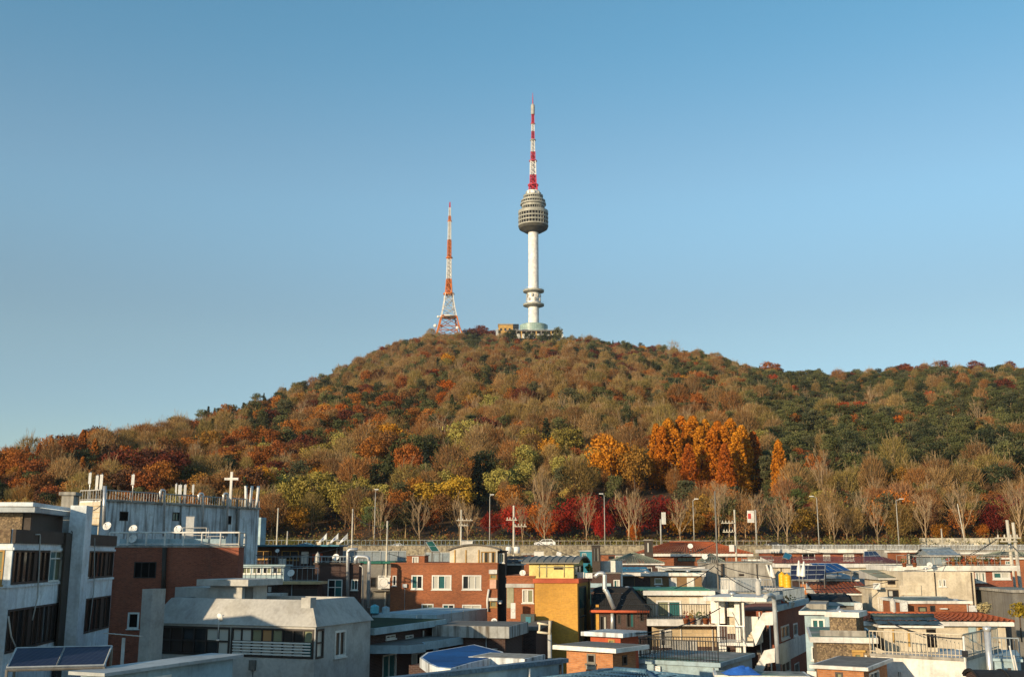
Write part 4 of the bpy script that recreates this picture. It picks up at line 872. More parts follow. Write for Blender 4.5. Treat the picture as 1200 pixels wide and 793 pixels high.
# ---- brown flat-roofed house with flues
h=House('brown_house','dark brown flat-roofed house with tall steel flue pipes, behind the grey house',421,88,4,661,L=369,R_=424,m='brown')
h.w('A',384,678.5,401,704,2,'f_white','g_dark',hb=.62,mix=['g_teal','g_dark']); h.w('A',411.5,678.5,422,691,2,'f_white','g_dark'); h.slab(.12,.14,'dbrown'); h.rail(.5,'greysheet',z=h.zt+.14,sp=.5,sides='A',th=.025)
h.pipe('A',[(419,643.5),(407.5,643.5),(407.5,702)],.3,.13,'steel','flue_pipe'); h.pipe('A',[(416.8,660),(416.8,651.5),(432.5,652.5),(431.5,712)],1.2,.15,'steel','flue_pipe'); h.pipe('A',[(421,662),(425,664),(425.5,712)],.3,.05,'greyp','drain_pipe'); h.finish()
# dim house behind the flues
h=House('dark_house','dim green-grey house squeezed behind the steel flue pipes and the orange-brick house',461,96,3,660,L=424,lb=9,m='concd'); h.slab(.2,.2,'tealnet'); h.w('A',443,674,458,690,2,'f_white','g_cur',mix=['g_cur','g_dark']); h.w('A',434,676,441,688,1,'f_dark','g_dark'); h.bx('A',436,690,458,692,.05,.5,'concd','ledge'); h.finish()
# ---- orange brick house
h=House('orange_brick_house','two-storey orange brick house with white windows and an arched shed on its flat roof',583,89,2,660.5,L=458,R_=592,m='orange')
for q in((482,673.5,495.5,690),(506,673.5,529,690.5),(541.5,673.5,564,690.5)): h.w('A',*q,n=2 if q[0]<500 else 3,mix=['g_dark','g_teal'] if q[0]<500 else (['g_cur','g_teal','g_cur'] if q[0]<530 else ['g_cur','g_cur','g_dark']),fw=.1)
for q in((494,707,508,718),(518.5,707.5,532.5,718),(541.5,708,564,718)): h.w('A',*q,n=2,g='g_dark',fw=.1)
h.w('A',460,674,464.5,686,1); h.slab(.06,.1,'orange','coping')
h.bx('A',573,667,582.5,672,-.1,.25,'white','balcony_band'); h.bx('A',574,678.5,581.5,689,0,.18,'pink','balcony_panel'); h.bx('A',573,700,583,703.5,-.1,.35,'white','balcony_slab'); h.w('A',574,672.5,582,678,1,'f_wood','g_olive'); h.w('A',574,704,582,711,1,'f_wood','g_olive'); h.pipe('A',[(573,690),(571,702),(571.5,716)],.15,.09,'white','drain_pipe')
h.bx('B',583,700,592,703,-.1,.3,'white','balcony_slab'); h.finish(); OB=h
p=House('','',497.5,90.5,2,651,L=476.5,lb=3,m='orange',host=h,bot=h.zt,part='roof_hut'); p.w('A',483,651.5,490.5,660.5,2,'f_white','g_cur'); p.slab(.08,.08,'conc','hut_roof'); p.finish()
h=House('rooftop_shed','arched translucent shed with timber posts on the roof of the orange-brick house',583,90.5,2,645,L=527,lb=4.5,m='trans',bot=OB.zt+.1)
for x in(533,546,561): h.bx('A',x-.7,644,x+.7,661,.0,.06,'woody','post')
h.w('A',563.5,645.5,580.5,659.5,4,'f_wood','g_dark',mix=['g_dark','g_cur','g_dark','g_cur']); h.arch(.45,.2,'dkroof',5,axis='B'); h.finish()
h=House('lean_to','dark glazed lean-to with a flat black roof beside the arched rooftop shed',592,91,2,646,L=583.5,lb=4,m='dbrown',bot=OB.zt+.1-6); h.w('A',584,648,591,659,2,'f_white','g_olive'); h.slab(.1,.1,'black'); h.finish()
# ---- steel fence and blocks behind
h=House('dark_shed','black corrugated lean-to house between the orange-brick house and the yellow tower house',611,95,2,662,L=592,lb=10,m='dbrown'); h.tiles(.6,.2,'tiledk',kind='shed',tile=.5,amp=.05,row=9); h.w('A',594,674,601,688,1,'f_dark','hole'); h.finish()
# ---- pale blue terraces and green roof house
h=House('blue_terrace_house','house with pale blue terrace parapets in front of the orange-brick house',512,69,20,720,L=436,R_=571,m='bluep'); h.finish(); zz=h.zt; h.parapet(.0001) if False else None
for x in(529,543,558): h.pipe('B',[(x,715),(x,731)],.02,.02,'greyp','panel_joint')
BT=h
h=House('green_roof_house','dark brown house under a dark green painted flat roof with pale blue edges',434,56,22,742.5,la=9,R_=508,m='brown')
h.slab(.55,.33,'bluep',top='dgreenroof'); h.w('B',452,743.5,463,748,2,'f_white','g_dark'); h.w('B',475,743.5,484,748,2,'f_white','g_dark')
h.pipe('B',[(496,738),(496,747)],.1,.05,'white','drain_pipe')
for k in(0,1): pass
zc_=h.zat('B',450,762); b=MB(); b.use(C['bluep'])
u1_=h.hit('B',512,755)[0]
q=[(-.4,-.2),( .5,2.0),(1.6,2.35),(2.6,1.7),(3.6,1.95),(u1_+.6,2.1),(u1_+.8,-.2)]
b.prism([h.pt('B',u,zc_,d) for u,d in q],V((0,0,.4))); b.use(C['concd']); b.prism([h.pt('B',max(-.3,min(u1_+.65,u)),zc_+.4,d-.12 if d>0 else d) for u,d in q],V((0,0,.02))); b.build('canopy_slab',None,h.root)
h.w('B',0,0,0,0,n=2,uz=(*h.rect('B',482,764,495.5,786)[:2],*h.rect('B',482,764,495,786)[2:]),g='g_dark',fw=.09); h.w('B',448,766,464,800,2,'f_white','g_teal',name='door'); h.finish()
# ---- weathered slab house
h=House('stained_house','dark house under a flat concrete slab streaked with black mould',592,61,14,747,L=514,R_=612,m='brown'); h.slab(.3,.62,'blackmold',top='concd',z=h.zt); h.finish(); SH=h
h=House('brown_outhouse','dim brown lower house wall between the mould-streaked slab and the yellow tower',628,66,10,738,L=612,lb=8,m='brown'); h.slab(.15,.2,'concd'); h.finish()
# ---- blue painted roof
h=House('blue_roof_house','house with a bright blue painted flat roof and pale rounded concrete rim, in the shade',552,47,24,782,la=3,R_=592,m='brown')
b=MB(); b.use(C['palewall']); z_=h.zt; pts=[P(x,y,Y) for x,y,Y in()]
def rp(px,py): 
    r=ray(px,py); return r*((z_+.35)/r.z)
rim=[rp(*q) for q in((492,770),(502,777),(512,781.5),(528,783),(552,776),(592,767),(589,763),(556,754.5),(500,764))]
b.prism([q-UP*.4 for q in rim],V((0,0,.4))); b.use(C['blueroof']); cen=sum(rim,V((0,0,0)))/len(rim); b.prism([cen+(q-cen)*.93 for q in rim],V((0,0,.015))); b.build('roof',None,h.root); h.finish()
h=House('grey_slab_hut','low hut under a pale grey flat slab beside the blue painted roof',612,47,24,781,L=556,R_=632,m='brown'); h.slab(.2,.35,'palewall',top='conc'); h.finish()
# ---- foreground blue tiled house and brick penthouse
h=House('blue_tile_house','house with low blue tiled roof slopes at the foot of the brick stair hut',778,38,38,814,la=4.6,lb=3.2,m='bluep'); h.tiles(.3,.4,'tileb',kind='hip',tile=.28,amp=.06); h.finish()
h=House('blue_wall_house','house with a long pale blue parapet capped in dark blue tiles, near the blue roof',660,44,-48,776,la=14,lb=.4,m='bluep'); h.bx('A',0,0,0,0,-.3,.12,'tileb','coping_tiles',uz=(-.2,h.la,h.zt,h.zt+.16)); h.finish()
h=House('brick_stair_hut','small orange brick stair hut with a pale slab roof and a dark unglazed window',718,45,38,763.5,L=664,R_=745,m='brickl',bot=-6.5)
h.w('A',688,765.5,698,777,1,'concd','hole'); h.w('B',729,767,734.5,779,1,'f_dark','g_dark'); h.bx('A',687.5,777.3,698.8,784,-.02,.05,'conc','sill'); h.slab(.42,.17,'white',top='concd'); h.finish()
h=House('red_stair_hut','small red painted stair hut under a pale slab, just behind the brick stair hut',727,55,36,746,L=692,R_=748,m='redwall',bot=-8); h.w('A',713,748.5,720.5,754,1,'f_wood','g_olive'); h.slab(.35,.2,'palewall',top='zinc'); h.finish()
# ---- yellow tower house
h=House('yellow_brick_house','tall narrow yellow brick house with red trim and a dark glazed stair strip',676.5,72,12,683,L=626.5,R_=692,m='yellow')
h.w('B',678.5,686,687,760,1,'f_dark','g_teal',fw=.1,hb=.5); h.slab(.1,.28,'redtrim'); h.finish(); YH=h
p=House('','',0,0,0,0) if False else None
h=House('yellow_wing','lower yellow brick wing with a dark window box, beside the yellow tower house',626.3,71.5,12,737,L=611.5,lb=6,m='yellow'); h.bx('A',611,719,627,737,-.3,.25,'slate','window_box'); h.w('A',615,758,626,763,1,'f_dark','hole'); h.finish()
h.bx('A',617,722,623,735.5,.25,.29,'teal','window_box_glass')
h=House('orange_annex','orange brick annex with a white band and one white window, against the yellow tower house',626,74,8,676,L=593.5,lb=8,m='orange')
h.bx('A',593,683.5,626,688,-.02,.12,'greyp','band'); h.w('A',612,690,625.5,706,2,'f_white','g_cur',mix=['g_olive','g_cur']); h.bx('A',594,688.3,602,712,.0,.04,'olive','side_panel'); h.slab(.05,.1,'orange','coping'); h.finish(); OA=h
h=House('rooftop_cabin','lemon yellow panel cabin with an arched dark roof on top of the yellow tower house',672,73.5,12,660,L=620,lb=4.5,m='lemon',bot=YH.zt+.28)
h.w('A',649,663,660,667,2,'f_dark','hole'); 
for x in(632,640.5,661): h.pipe('A',[(x,659),(x,676)],.03,.03,'olive','panel_rib')
h.pipe('A',[(630,664.3),(672,664.3)],.03,.03,'olive','panel_rib'); h.arch(.4,.45,'dkroof',8); h.w('B',673.5,662,684,674,2,'f_dark','g_olive'); h.finish()
# ---- dark roofed house
h=House('dark_roof_house','brown brick house with a steep black pitched roof beside the yellow tower house',758,73,10,716,L=698,lb=8,m='brown')
h.w('A',703,721,711,738,2,'f_dark','g_cur',mix=['g_cur','g_dark']); h.w('A',723.5,719,727.5,731,1,'f_dark'); h.w('A',734,717,743,735,2,'f_dark','g_teal',mix=['g_teal','hole']); h.w('A',749.5,715.5,754.5,728,1,'f_dark','hole')
h.bx('C',0,0,0,0,0,.05,'yellow','end_cladding',uz=(0,h.lb,h.zb,h.zt)); h.bx('A',698,708,702,740,.0,.05,'yellow','corner_cladding')
b=MB(); b.use(C['redtrim']); A,B=h.dA,h.dB
e=[h.pt('A',-.2,h.zt,.45),h.pt('A',h.la+.35,h.zt,.45)]; b.tube(e,.1,6); b.use(C['tiledk']); rg=h.zt+1.45
b.corr(e[0],e[1],h.pt('A',h.la+.2,rg,-2.0),h.pt('A',1.2,rg,-2.0),30,.02,4,.02); b.corr(h.pt('A',-.2,h.zt,.45),h.pt('A',-.2,h.zt,-5),h.pt('A',1.2,rg,-4),h.pt('A',1.2,rg,-2.0),8,.02,3,.02)
b.face([h.pt('A',h.la+.2,rg,-2),h.pt('A',1.2,rg,-2),h.pt('A',1.2,rg,-6),h.pt('A',h.la+.2,rg,-6)]); b.face([e[1],h.pt('A',h.la+.2,rg,-2),h.pt('A',h.la+.35,h.zt,-5)]); b.build('roof',None,h.root)
h.pipe('A',[(697,676),(701,671.5),(708.5,671.5),(708.5,691),(711,693),(719.5,713)],.75,.15,'steel','flue_pipe'); h.pipe('A',[(717.5,714),(717.5,742)],.2,.12,'steel','drain_pipe'); h.bx('C',0,0,0,0,.3,.34,'conc','ledge',uz=(0,3,h.zt+1.2,h.zt+1.4)); h.finish()
h=House('maroon_house','dark maroon house wall with a black glazed lift shaft above, behind the steep black roof',727,88,6,672,L=692,lb=8,m='brown'); h.slab(.1,.1,'concd'); h.bx('A',692,683,716,688,.02,.1,'bluep','pale_band'); h.w('A',719,679,729,688,2,'f_white','g_dark'); h.finish()
p=House('','',703,89,6,639.5,L=693.5,lb=1.5,m='dbrown',host=h,part='lift_shaft'); p.w('A',695,641,702,658,3,'f_dark','g_cur',mix=['g_cur','g_dark','g_cur']); p.slab(.05,.08,'black','shaft_roof'); p.finish()
p=House('','',721,90,17,657,L=703.5,lb=3,m='white',host=h,part='white_roof_room'); p.finish()
# ---- teal roof row, wood panels
h=House('panel_house','one-storey house with brown wood panels and white doors under a thin white roof edge',822,97,4,674.5,L=712,lb=6,m='wood')
h.slab(.35,.28,'white'); h.bx('A',784,676.5,793,689.5,0,.06,'white','door'); h.bx('A',805,676.5,813.5,689.5,0,.06,'white','door'); h.w('A',767,677,776,684,1,'f_white','g_olive'); h.w('A',720,679,729,688,2,'f_white','g_dark'); h.bx('A',744,676.5,762,690,0,.04,'brown','dark_panel'); h.bx('A',730,676.5,743,690,0,.04,'dbrown','dark_panel'); h.pipe('A',[(776,688),(770,686.5),(765,689)],.3,.06,'white','pipe') ; h.finish(); PH=h
h=House('teal_roof_house','house with a low teal-blue sheet roof behind the white roof edge',760,101,4,673,L=711,lb=7,m='brown'); h.tiles(.45,.2,'tealroof',kind='shed',tile=.6,amp=.03,row=9,fm='tealroof'); h.finish()
h=House('green_tile_house','brown house under a mossy grey-green tiled roof with white-framed windows',774,118,3,661.5,L=717,lb=8,m='brown'); h.w('A',722,665,735,672,2); h.w('A',750,664.5,764,672,2,'f_white','g_cur',mix=['g_dark','g_cur']); h.tiles(1.0,.4,'tileg',tile=.35,amp=.08); h.finish()
h=House('small_orange_house','small orange brick house with a dark flat-roofed glass porch, behind the mossy tiled roof',733,140,3,650,L=705,lb=6,m='orange'); h.w('A',713,651,720,655,1,'f_dark'); h.w('A',721,647,732,655.5,3,'f_white','g_dark') ; h.slab(.1,.12,'slate'); h.finish()
h=House('canopy_shop','low house with a long white awning above a strip of small windows',822,104,3,666,L=779,lb=7,m='white'); h.w('A',781,666.4,802,671,4,'f_white','g_dark'); h.w('A',805,666.4,820,671,4,'f_white','g_dark'); h.slab(.3,.18,'white'); h.bx('A',0,0,0,0,.3,2.6,'zinc','awning',uz=(-.5,h.la+.3,h.zt-.12,h.zt-.02)); h.finish()
h=House('orange_tile_row','long low orange brick row house under an orange tiled roof with white eaves',876,158,2,651.5,L=753,lb=9,m='orange'); 
h.w('A',794,652.5,815,657.5,4,'f_dark','g_teal'); h.w('A',823,653,850,658,3,'f_dark','hole'); h.tiles(1.7,.7,'tileo',tile=.45,amp=.09,ft=.35); h.finish()
h=House('black_stack','black louvred roof stack with a pale cap, standing up before the orange tiled row',765,150,4,633,L=756,lb=2.5,m='dbrown',cat='roof stack'); h.w('A',757.5,635,763.5,647,2,'f_dark','g_dark'); h.slab(.1,.15,'conc'); h.finish()
# ---- cream house with balcony
h=House('cream_house','two-storey cream house with a green roof edge and a deep white balcony',839,73,5,732,L=764,lb=9,m='beige')
h.w('A',773,737,787,757,2,'f_white','g_cur',mix=['g_cur','g_dark'],fw=.1); zb0=h.zt
h.slab(.35,.42,'white','balcony_slab',oA=1.1); b=MB(); b.use(C['brown']); h.bx('A',764,757,841,766,0,.04,'brown','plinth')
h.rail(.95,'black',z=h.zt+.42,o=.95,sp=.16,sides='A',th=.018); h.finish()
p=House('','',833,75.5,5,697,L=758,lb=6.5,m='cream',host=h,bot=zb0+.3,part='upper_storey'); p.w('A',769,703,798.5,724,2,'f_white','g_teal',mix=['g_teal','g_olive'],fw=.12); p.bx('A',808,700,827,708,0,.05,'white','wall_panel'); p.w('A',818,702,821,706,1,'f_white'); p.w('A',822.5,702,825.5,706,1,'f_white'); p.slab(.25,.3,'white','roof_edge',oA=.5); p.finish()
p2=House('','',832,76,5,690.5,L=744,lb=7,m='greenroof',host=h,bot=p.zt+.3,part='green_roof'); p2.finish()
# ---- lavender deck in front
h=House('deck_house','low house with a pale lavender roof deck ringed by black iron railings',842,55,28,781,L=742,lb=6,m='bluep'); h.slab(.15,.2,'bluep'); h.rail(1.0,'black',z=h.zt+.2,sp=.15,sides='AC',th=.018); h.w('B',815,782,830,793,1,'f_white','hole'); h.finish(); DK=h
h=House('railing_terrace','terrace with a black railing in front of the cream house, behind the brick stair hut',852,65,5,769,L=744,lb=4,m='bluep'); h.rail(1.1,'black',sp=.15,sides='A',th=.02); h.bx('A',788,750,818,762,-.3,-.2,'greyp','grey_board'); h.finish()
# ---- white stair house
h=House('white_stair_house','white house with open stairs, landings and thin posts under a flat roof, brick side wall',906,68,24,716,L=842,R_=944,m='redbrick')
zr=h.zt; n=h
h.w('B',915,732,924.5,748,2,'f_white','g_brown',fw=.1); h.w('B',929.5,729.5,934.5,745,1,'f_white','g_dark',fw=.1); h.w('B',916,774,926.5,789,2,'f_white','g_brown',fw=.1); h.w('B',931,776,936.5,790,1,'f_white','g_dark')
h.bx('B',907,750,943,770,0,.06,'white','band',uz=(.02,h.lb,h.zat('B',925,772),h.zat('B',925,749.5)))
h.bx('B',0,0,0,0,-.05,.3,'bluep','roof_edge',uz=(0,h.lb,h.zt,h.zt+.36)); h.rail(.8,'greysheet',z=h.zt+.36,sp=.17,sides='B',th=.02)
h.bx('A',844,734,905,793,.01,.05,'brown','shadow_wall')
D=2.6 # depth of the stair zone before face A
h.poly('A',[(828,699.5),(875,702),(906,699),(906,703),(875,706),(828,703)],-3,D+.3,'white','stair_roof') if False else h.bx('A',828,698.5,905,703,-2.5,D+.4,'white','stair_roof',uz=(-.2,h.hit('A',826,700,D)[0],h.hit('A',870,704,D)[1],h.hit('A',870,699,D)[1]))
for x,y0,y1,r in((841.5,704,757,.09),(872,704,793,.09)): h.bx('A',x-1.4,y0,x+1.4,y1,D-.2,D,'white','post',uz=h.rect('A',x-1.3,y0,x+1.3,y1,D))
h.bx('A',0,0,0,0,1.0,1.9,'white','wall_panel',uz=h.rect('A',852,712,866,722,1.9)); h.bx('A',0,0,0,0,.9,2.0,'white','pillar',uz=h.rect('A',862,704,868,793,2)); h.bx('A',0,0,0,0,.6,.9,'white','wall_panel',uz=h.rect('A',833,704,849,730,.9)); h.bx('A',0,0,0,0,.4,.6,'white','wall_panel',uz=h.rect('A',868,722,893,752,.6)); h.bx('A',0,0,0,0,.3,.35,'cream','door',uz=h.rect('A',852,723,862,742,.35))
h.bx('A',0,0,0,0,0,D+.1,'white','landing',uz=(h.hit('A',883,750,D)[0],h.hit('A',842,750,D)[0],h.hit('A',860,756,D)[1],h.hit('A',860,752.3,D)[1]))
b=MB(); b.use(C['steel']); zl=h.hit('A',860,752,D)[1]; railing(b,[h.pt('A',h.hit('A',873,750,D)[0],zl,D),h.pt('A',h.hit('A',842.5,750,D)[0],zl,D)],.95,.16,.02); b.build('railing',None,h.root)
for pts in([(880.4,740.3),(893.7,717.6),(906,716.3),(906,732),(896.8,732),(885.5,756)],[(881.7,788),(895.5,761.7),(908,759),(908,775.5),(897.5,777),(891,793)]): h.poly('A',pts,D-.2,D,'white','stair_parapet')
for x0,y0,x1,y1 in((876,746,893,722),(877,793,894,766)):
    b=MB(); b.use(C['cream'])
    for k in range(8):
        t=k/8; u,zq=h.hit('A',x0+(x1-x0)*t,y0+(y1-y0)*t,D-.4); b.frame(h.pt('A',u-.35,zq-.2,D-1.5),h.dA*.36,-h.dB*1.25,V((0,0,.2)))
    b.build('stair',None,h.root)
h.bx('A',0,0,0,0,.3,.5,'white','lower_wall',uz=h.rect('A',843,757,852,793,.5)); h.bx('A',0,0,0,0,.3,1.0,'white','lower_wall',uz=h.rect('A',852,768,862,782,1.0)); h.bx('A',0,0,0,0,.1,.2,'g_olive','window_pane',uz=h.rect('A',854,704.5,862,712,.2))
h.pipe('B',[(897,699),(903,696.5),(907,699),(909.5,740),(912.5,788)],.9,.13,'zinc','flue_pipe'); h.finish(); WS=h
# ---- mid-right roofs
h=House('white_metal_hut','white sheet-metal box hut on the roof behind the white stair house',862,86,-28,677,L=852,lb=1,m='white') if False else House('white_metal_hut','white sheet-metal box hut on the roof behind the white stair house',887,84,-14,678,L=862,la=2,lb=2.6,m='zinc',bot=-4.6); h.bx('C',0,0,0,0,0,.03,'white','end_sheet',uz=(.02,h.lb-.02,h.zb,h.zt-.02)); h.slab(.06,.06,'white'); h.finish()
h=House('plain_concrete_house','big plain grey concrete gable wall with one small vent, behind the utility pole',905,112,4,660,L=829,lb=10,m='conc'); h.w('A',866,672,872,674.5,1,'f_dark','hole'); h.slab(.1,.1,'conc','coping'); h.pipe('A',[(846,660),(846.5,680)],.2,.12,'dbrown','drain_pipe'); h.pipe('A',[(898,661),(905,682)],.3,.1,'white','drain_pipe'); h.rail(.6,'concd',z=h.zt+.1,sp=.5,sides='A',th=.03); h.finish()
h=House('white_roof_hut','small white hut with one olive window under a wide flat roof, below the yellow tanks',937,83,4,691,L=906,lb=5,m='white'); h.w('A',914,693.5,927,703.5,1,'f_white','g_olive'); h.slab(.35,.15,'white',top='conc'); h.finish(); WH=h
h=House('roof_base_house','wide pale house body carrying rooftop huts behind the white stair house',909,80,4,697,L=845,lb=9,m='conc'); h.slab(.2,.2,'conc'); h.rail(.9,'steel',z=h.zt+.2,sp=.2,sides='A',th=.02); h.finish()
h=House('brick_row_house','long red brick row house with white windows, next to the tilted solar array',1011,150,2,647.5,L=904,lb=9,m='redbrick'); h.w('A',964.5,649.5,973,656.5,2,'f_white','g_cur',fw=.14); h.w('A',988,649,1001,657,3,'f_white','g_cur',fw=.14)
h.slab(.4,.5,'white',oA=.8); h.w('A',940,648.5,955,655,2,'f_white','hole'); h.bx('A',905,648,938,662,.02,.1,'orange','orange_wall'); h.finish(); BR=h
h=House('red_tile_house','house under a low dark red tiled roof, before the long brick row house',1058,125,2,664.5,L=912,lb=8,m='cream'); h.tiles(.75,.4,'tiler',kind='shed',tile=.45,amp=.06,ft=.42); h.w('A',1000,668,1010,672,2); h.finish()
h=House('solar_roof_house','dark-roofed house under the blue panel array beside the yellow tanks',1003,106,6,680.5,L=938,lb=8,m='brown'); h.bx('A',938,684,960,696,-.02,.25,'orangepanel','sheet_wall'); h.tiles(.5,.3,'greysheet',kind='shed',tile=.8,amp=.02,row=9); h.w('A',982,683,988,690,1,'f_white','g_teal'); h.finish()
h=House('tile_porch_house','low house with a small orange tiled porch roof behind dark garden netting',1022,97,8,697,L=960,lb=6,m='concd'); h.tiles(.8,.3,'tileo',kind='shed',tile=.35,amp=.07,ft=.14); h.finish()
h=House('dark_dome_house','low house with a black-green sheet roof and pale blue stepped edge',1003,88,10,709,L=950,lb=8,m='concd'); h.slab(.3,.25,'bluep',top='tiledk'); h.arch(.7,-.3,'tiledk',4); h.finish()
h=House('grey_roof_house','small cream house with an olive-grey sheet roof next to the big blank cream wall',1058,95,4,679,L=1034,lb=6,m='cream'); h.w('A',1040,680,1050,684.5,1,'f_dark','hole'); h.tiles(.6,.4,'olive',kind='shed',tile=.7,amp=.02,row=9,fm='greyp'); h.finish()
h=House('cream_block','big blank cream-walled block with two narrow slit windows',1141,92,5,669.5,L=1058,lb=9,m='cream'); h.w('A',1100,678.5,1103.3,687,1,'f_white','g_olive'); h.w('A',1104.8,678.5,1108.3,687,1,'f_white','g_dark'); h.bx('A',1054,685,1079,697,0,.12,'cream','wall_panel'); h.bx('A',1055,698,1107,699,0,.4,'zinc','ledge'); h.finish()
h=House('cream_annex','low cream annex with a dark window, stepping out from the big blank cream block',1057,93,5,690,L=1022,lb=6,m='cream'); h.w('A',1040,689.5,1053,699,2,'f_dark','g_dark',mix=['g_dark','g_cur']); h.bx('A',1033,700,1055,717,.3,.4,'white','white_frames') if False else None; h.w('A',1034,701,1045,712,2,'f_white','g_dark'); h.slab(.12,.1,'cream'); h.finish()
h=House('brick_terrace_house','orange-red brick house with a flowerpot-lined roof terrace, beside the big blank cream block',1186,97,3,668.5,L=1056,lb=9,m='redbrick'); h.w('A',1142.5,668.8,1155,682,3,'f_white','g_teal',fw=.14,mix=['g_teal','g_cur','g_teal']); h.w('A',1163,669,1184,678.5,2,'f_white','g_cur',fw=.16,mix=['g_cur','g_teal']); h.w('A',1166,690,1187,701.5,2,'f_white','g_dark'); h.w('A',1147,689,1157,704,1,'f_white','hole',name='door')
h.slab(.5,.45,'white'); h.bx('A',1041,664.5,1057,668.4,-.4,.45,'white','eave'); h.rail(.9,'conc',z=h.zt+.45,sp=.5,sides='A',o=.4,th=.018); h.finish(); TR=h
h=House('shed_row','orange brick and glass roof sheds behind the flowerpot terrace',1086,150,2,647,L=1056,lb=6,m='orange'); h.w('A',1063,648,1081,661,5,'f_dark','g_dark',mix=['g_dark','g_cur','hole']); h.slab(.3,.3,'white'); h.finish()
h=House('grey_tent_shed','low grey-sheeted shed behind the flowerpot terrace',1122,140,2,652,L=1092,lb=6,m='greysheet'); h.tiles(.9,.3,'greysheet',kind='gable',tile=.6,amp=.03,row=9,fm='greyp'); h.finish()
h=House('brown_wall_house','low orange-brown house strip beyond the terrace, beside the twin utility poles',1215,145,2,649,L=1128,lb=6,m='brickl'); h.slab(.3,.25,'white'); 
for x in(1148,1163,1190): h.bx('A',x,650,x+1.2,660,0,.1,'cream','pillar')
h.finish()
# ---- low orange house and orange tile roof
h=House('orange_low_house','low bright orange brick house with a white gutter below the big cream block',1137,80,4,707,L=1065,lb=7,m='orange'); h.w('A',1076,710.5,1086,717,1,'f_dark','g_olive'); h.w('A',1090,709,1096,721,1,'f_dark','g_dark',name='door'); h.slab(.15,.2,'white'); h.pipe('A',[(1062,705),(1062,720)],.2,.07,'white','drain_pipe'); h.finish(); OL=h
for x,y in((1101,712),(1101,717)): h.bx('A',x,y,x+8,y+1.2,0,.3,'white','shelf')
h=House('orange_tile_house','house under a bright orange scalloped tile roof with white gutters',1178,68,4,733,L=1012,lb=4,m='cream'); h.tiles(.32,.4,'tileo',tile=.36,amp=.1,ft=.26,inset=1.2); h.w('A',1147,735,1169,751,4,'f_wood','g_olive',mix=['g_olive','g_dark']); h.bx('A',1135,734,1144,752,0,.06,'bluep','blue_door'); h.finish()
h=House('side_house','shaded dark house wall below the twin utility poles, beside the yellow-green shrub',1235,86,4,694,L=1187,lb=8,m='concd'); h.slab(.2,.2,'conc'); h.w('A',1176,706,1200,716,2,'f_dark'); h.finish()
# ---- small houses packed in the back rows
def filler(name,label,cx,Y,yaw,top,L,m,slab,wins,lb=6,roof=None):
    h=House(name,label,cx,Y,yaw,top,L=L,lb=lb,m=m)
    for q in wins: h.w('A',*q,n=2,g=random.choice(('g_dark','g_cur','g_teal')))
    if roof: h.tiles(*roof[:2],roof[2],kind='hip',tile=.4,amp=.07,ft=.2)
    else: h.slab(.2,.2,slab)
    h.finish()
filler('brick_roof_room','small brick roof room behind the lemon cabin, beside the twin transformers',631,118,3,650,613,'orange','conc',[(616,652,621,656)])
filler('white_low_house','low white flat-roofed house behind the lemon cabin, under the stone retaining wall',676,150,3,652.5,640,'white','white',[(645,654,652,657),(660,654,666,657)])
filler('teal_box_house','small teal-sided house before the stone retaining wall, beside the glazed lift shaft',695,165,3,646,680,'teal','zinc',[(682,648,687,652)])
filler('cream_back_house','small cream house between the big concrete wall and the brick row house',905,138,4,657,879,'cream','white',[(884,659,890,663),(896,659,901,663)])
filler('grey_back_house','small grey house behind the olive-roofed cream house, under the red tiled eaves',1056,112,4,672,1006,'greyp','conc',[(1012,674,1019,678),(1026,674,1032,678)])
filler('fence_side_house','low grey house behind the steel sheet fence, below the three flags',452,150,3,651,414,'greyp','zinc',[(420,653,426,657),(436,653,443,657)])
filler('tile_back_house','small brown house with a blue-grey tiled roof behind the terrace canopy',372,150,4,646,332,'brown','conc',[(340,648,347,652)],roof=(.9,.4,'tileb'))
filler('orange_back_house','small orange house with a dark tiled roof beside the flowerpot terrace',1215,125,4,655,1172,'orange','conc',[(1178,657,1184,661)],roof=(.8,.4,'tileg'))
filler('slate_house','small white house with a mossy tiled roof beside the white awning',846,125,3,660,828,'white','conc',[(832,662,837,666)],roof=(.8,.3,'tileg'))
# ---- stone-faced house bottom right
h=House('pale_blue_house','pale blue rendered house with a bay window, half hidden behind the mottled stone-faced house',975,64,18,720,L=943,lb=7,m='bluep'); h.w('A',951,724.5,967,742,2,'f_white','g_teal',fw=.1); h.slab(.3,.2,'white'); h.w('A',951,757,956,773,1,'f_white','g_dark'); h.finish()
p=House('','',968,66,18,707.5,L=945,lb=5,m='conc',host=h,bot=h.zt+.15,part='roof_parapet'); p.finish()
h=House('stone_faced_house','mottled brown stone-faced house with a thick white roof edge and yellow window frame',1021,52,14,753,L=957,lb=7,m='brickm'); h.w('A',999,763,1012,777,1,'f_wood','g_olive',fw=.14); h.bx('A',998,761,1014,763.5,0,.12,'woody','lintel'); h.slab(.3,.25,'white',oA=.25); h.bx('A',1013.5,767,1016,778,0,.06,'white','panel'); h.finish(); SF=h
p=House('','',1003,53.6,27,723,L=972,R_=1012,m='brickm',host=h,bot=h.zt+.25); p.slab(.18,.24,'white','penthouse_roof'); p.finish()
p=House('','',1015,52.3,14,739,L=961,lb=.2,m='conc',host=h,bot=h.zt+.25,part='parapet'); p.finish()
h=House('brick_hut','light orange brick hut with a dark flat roof and white rim below the stone-faced house',1012,46,31,785,L=958,R_=1040,m='brickl'); h.w('A',979,787,988,800,1,'f_dark','g_olive'); h.slab(.25,.14,'white',top='concd'); h.bx('A',946,786,957,800,-.3,.0,'white','side_wall') ; h.w('B',1018,786,1030,800,2,'f_white','g_dark'); h.finish()
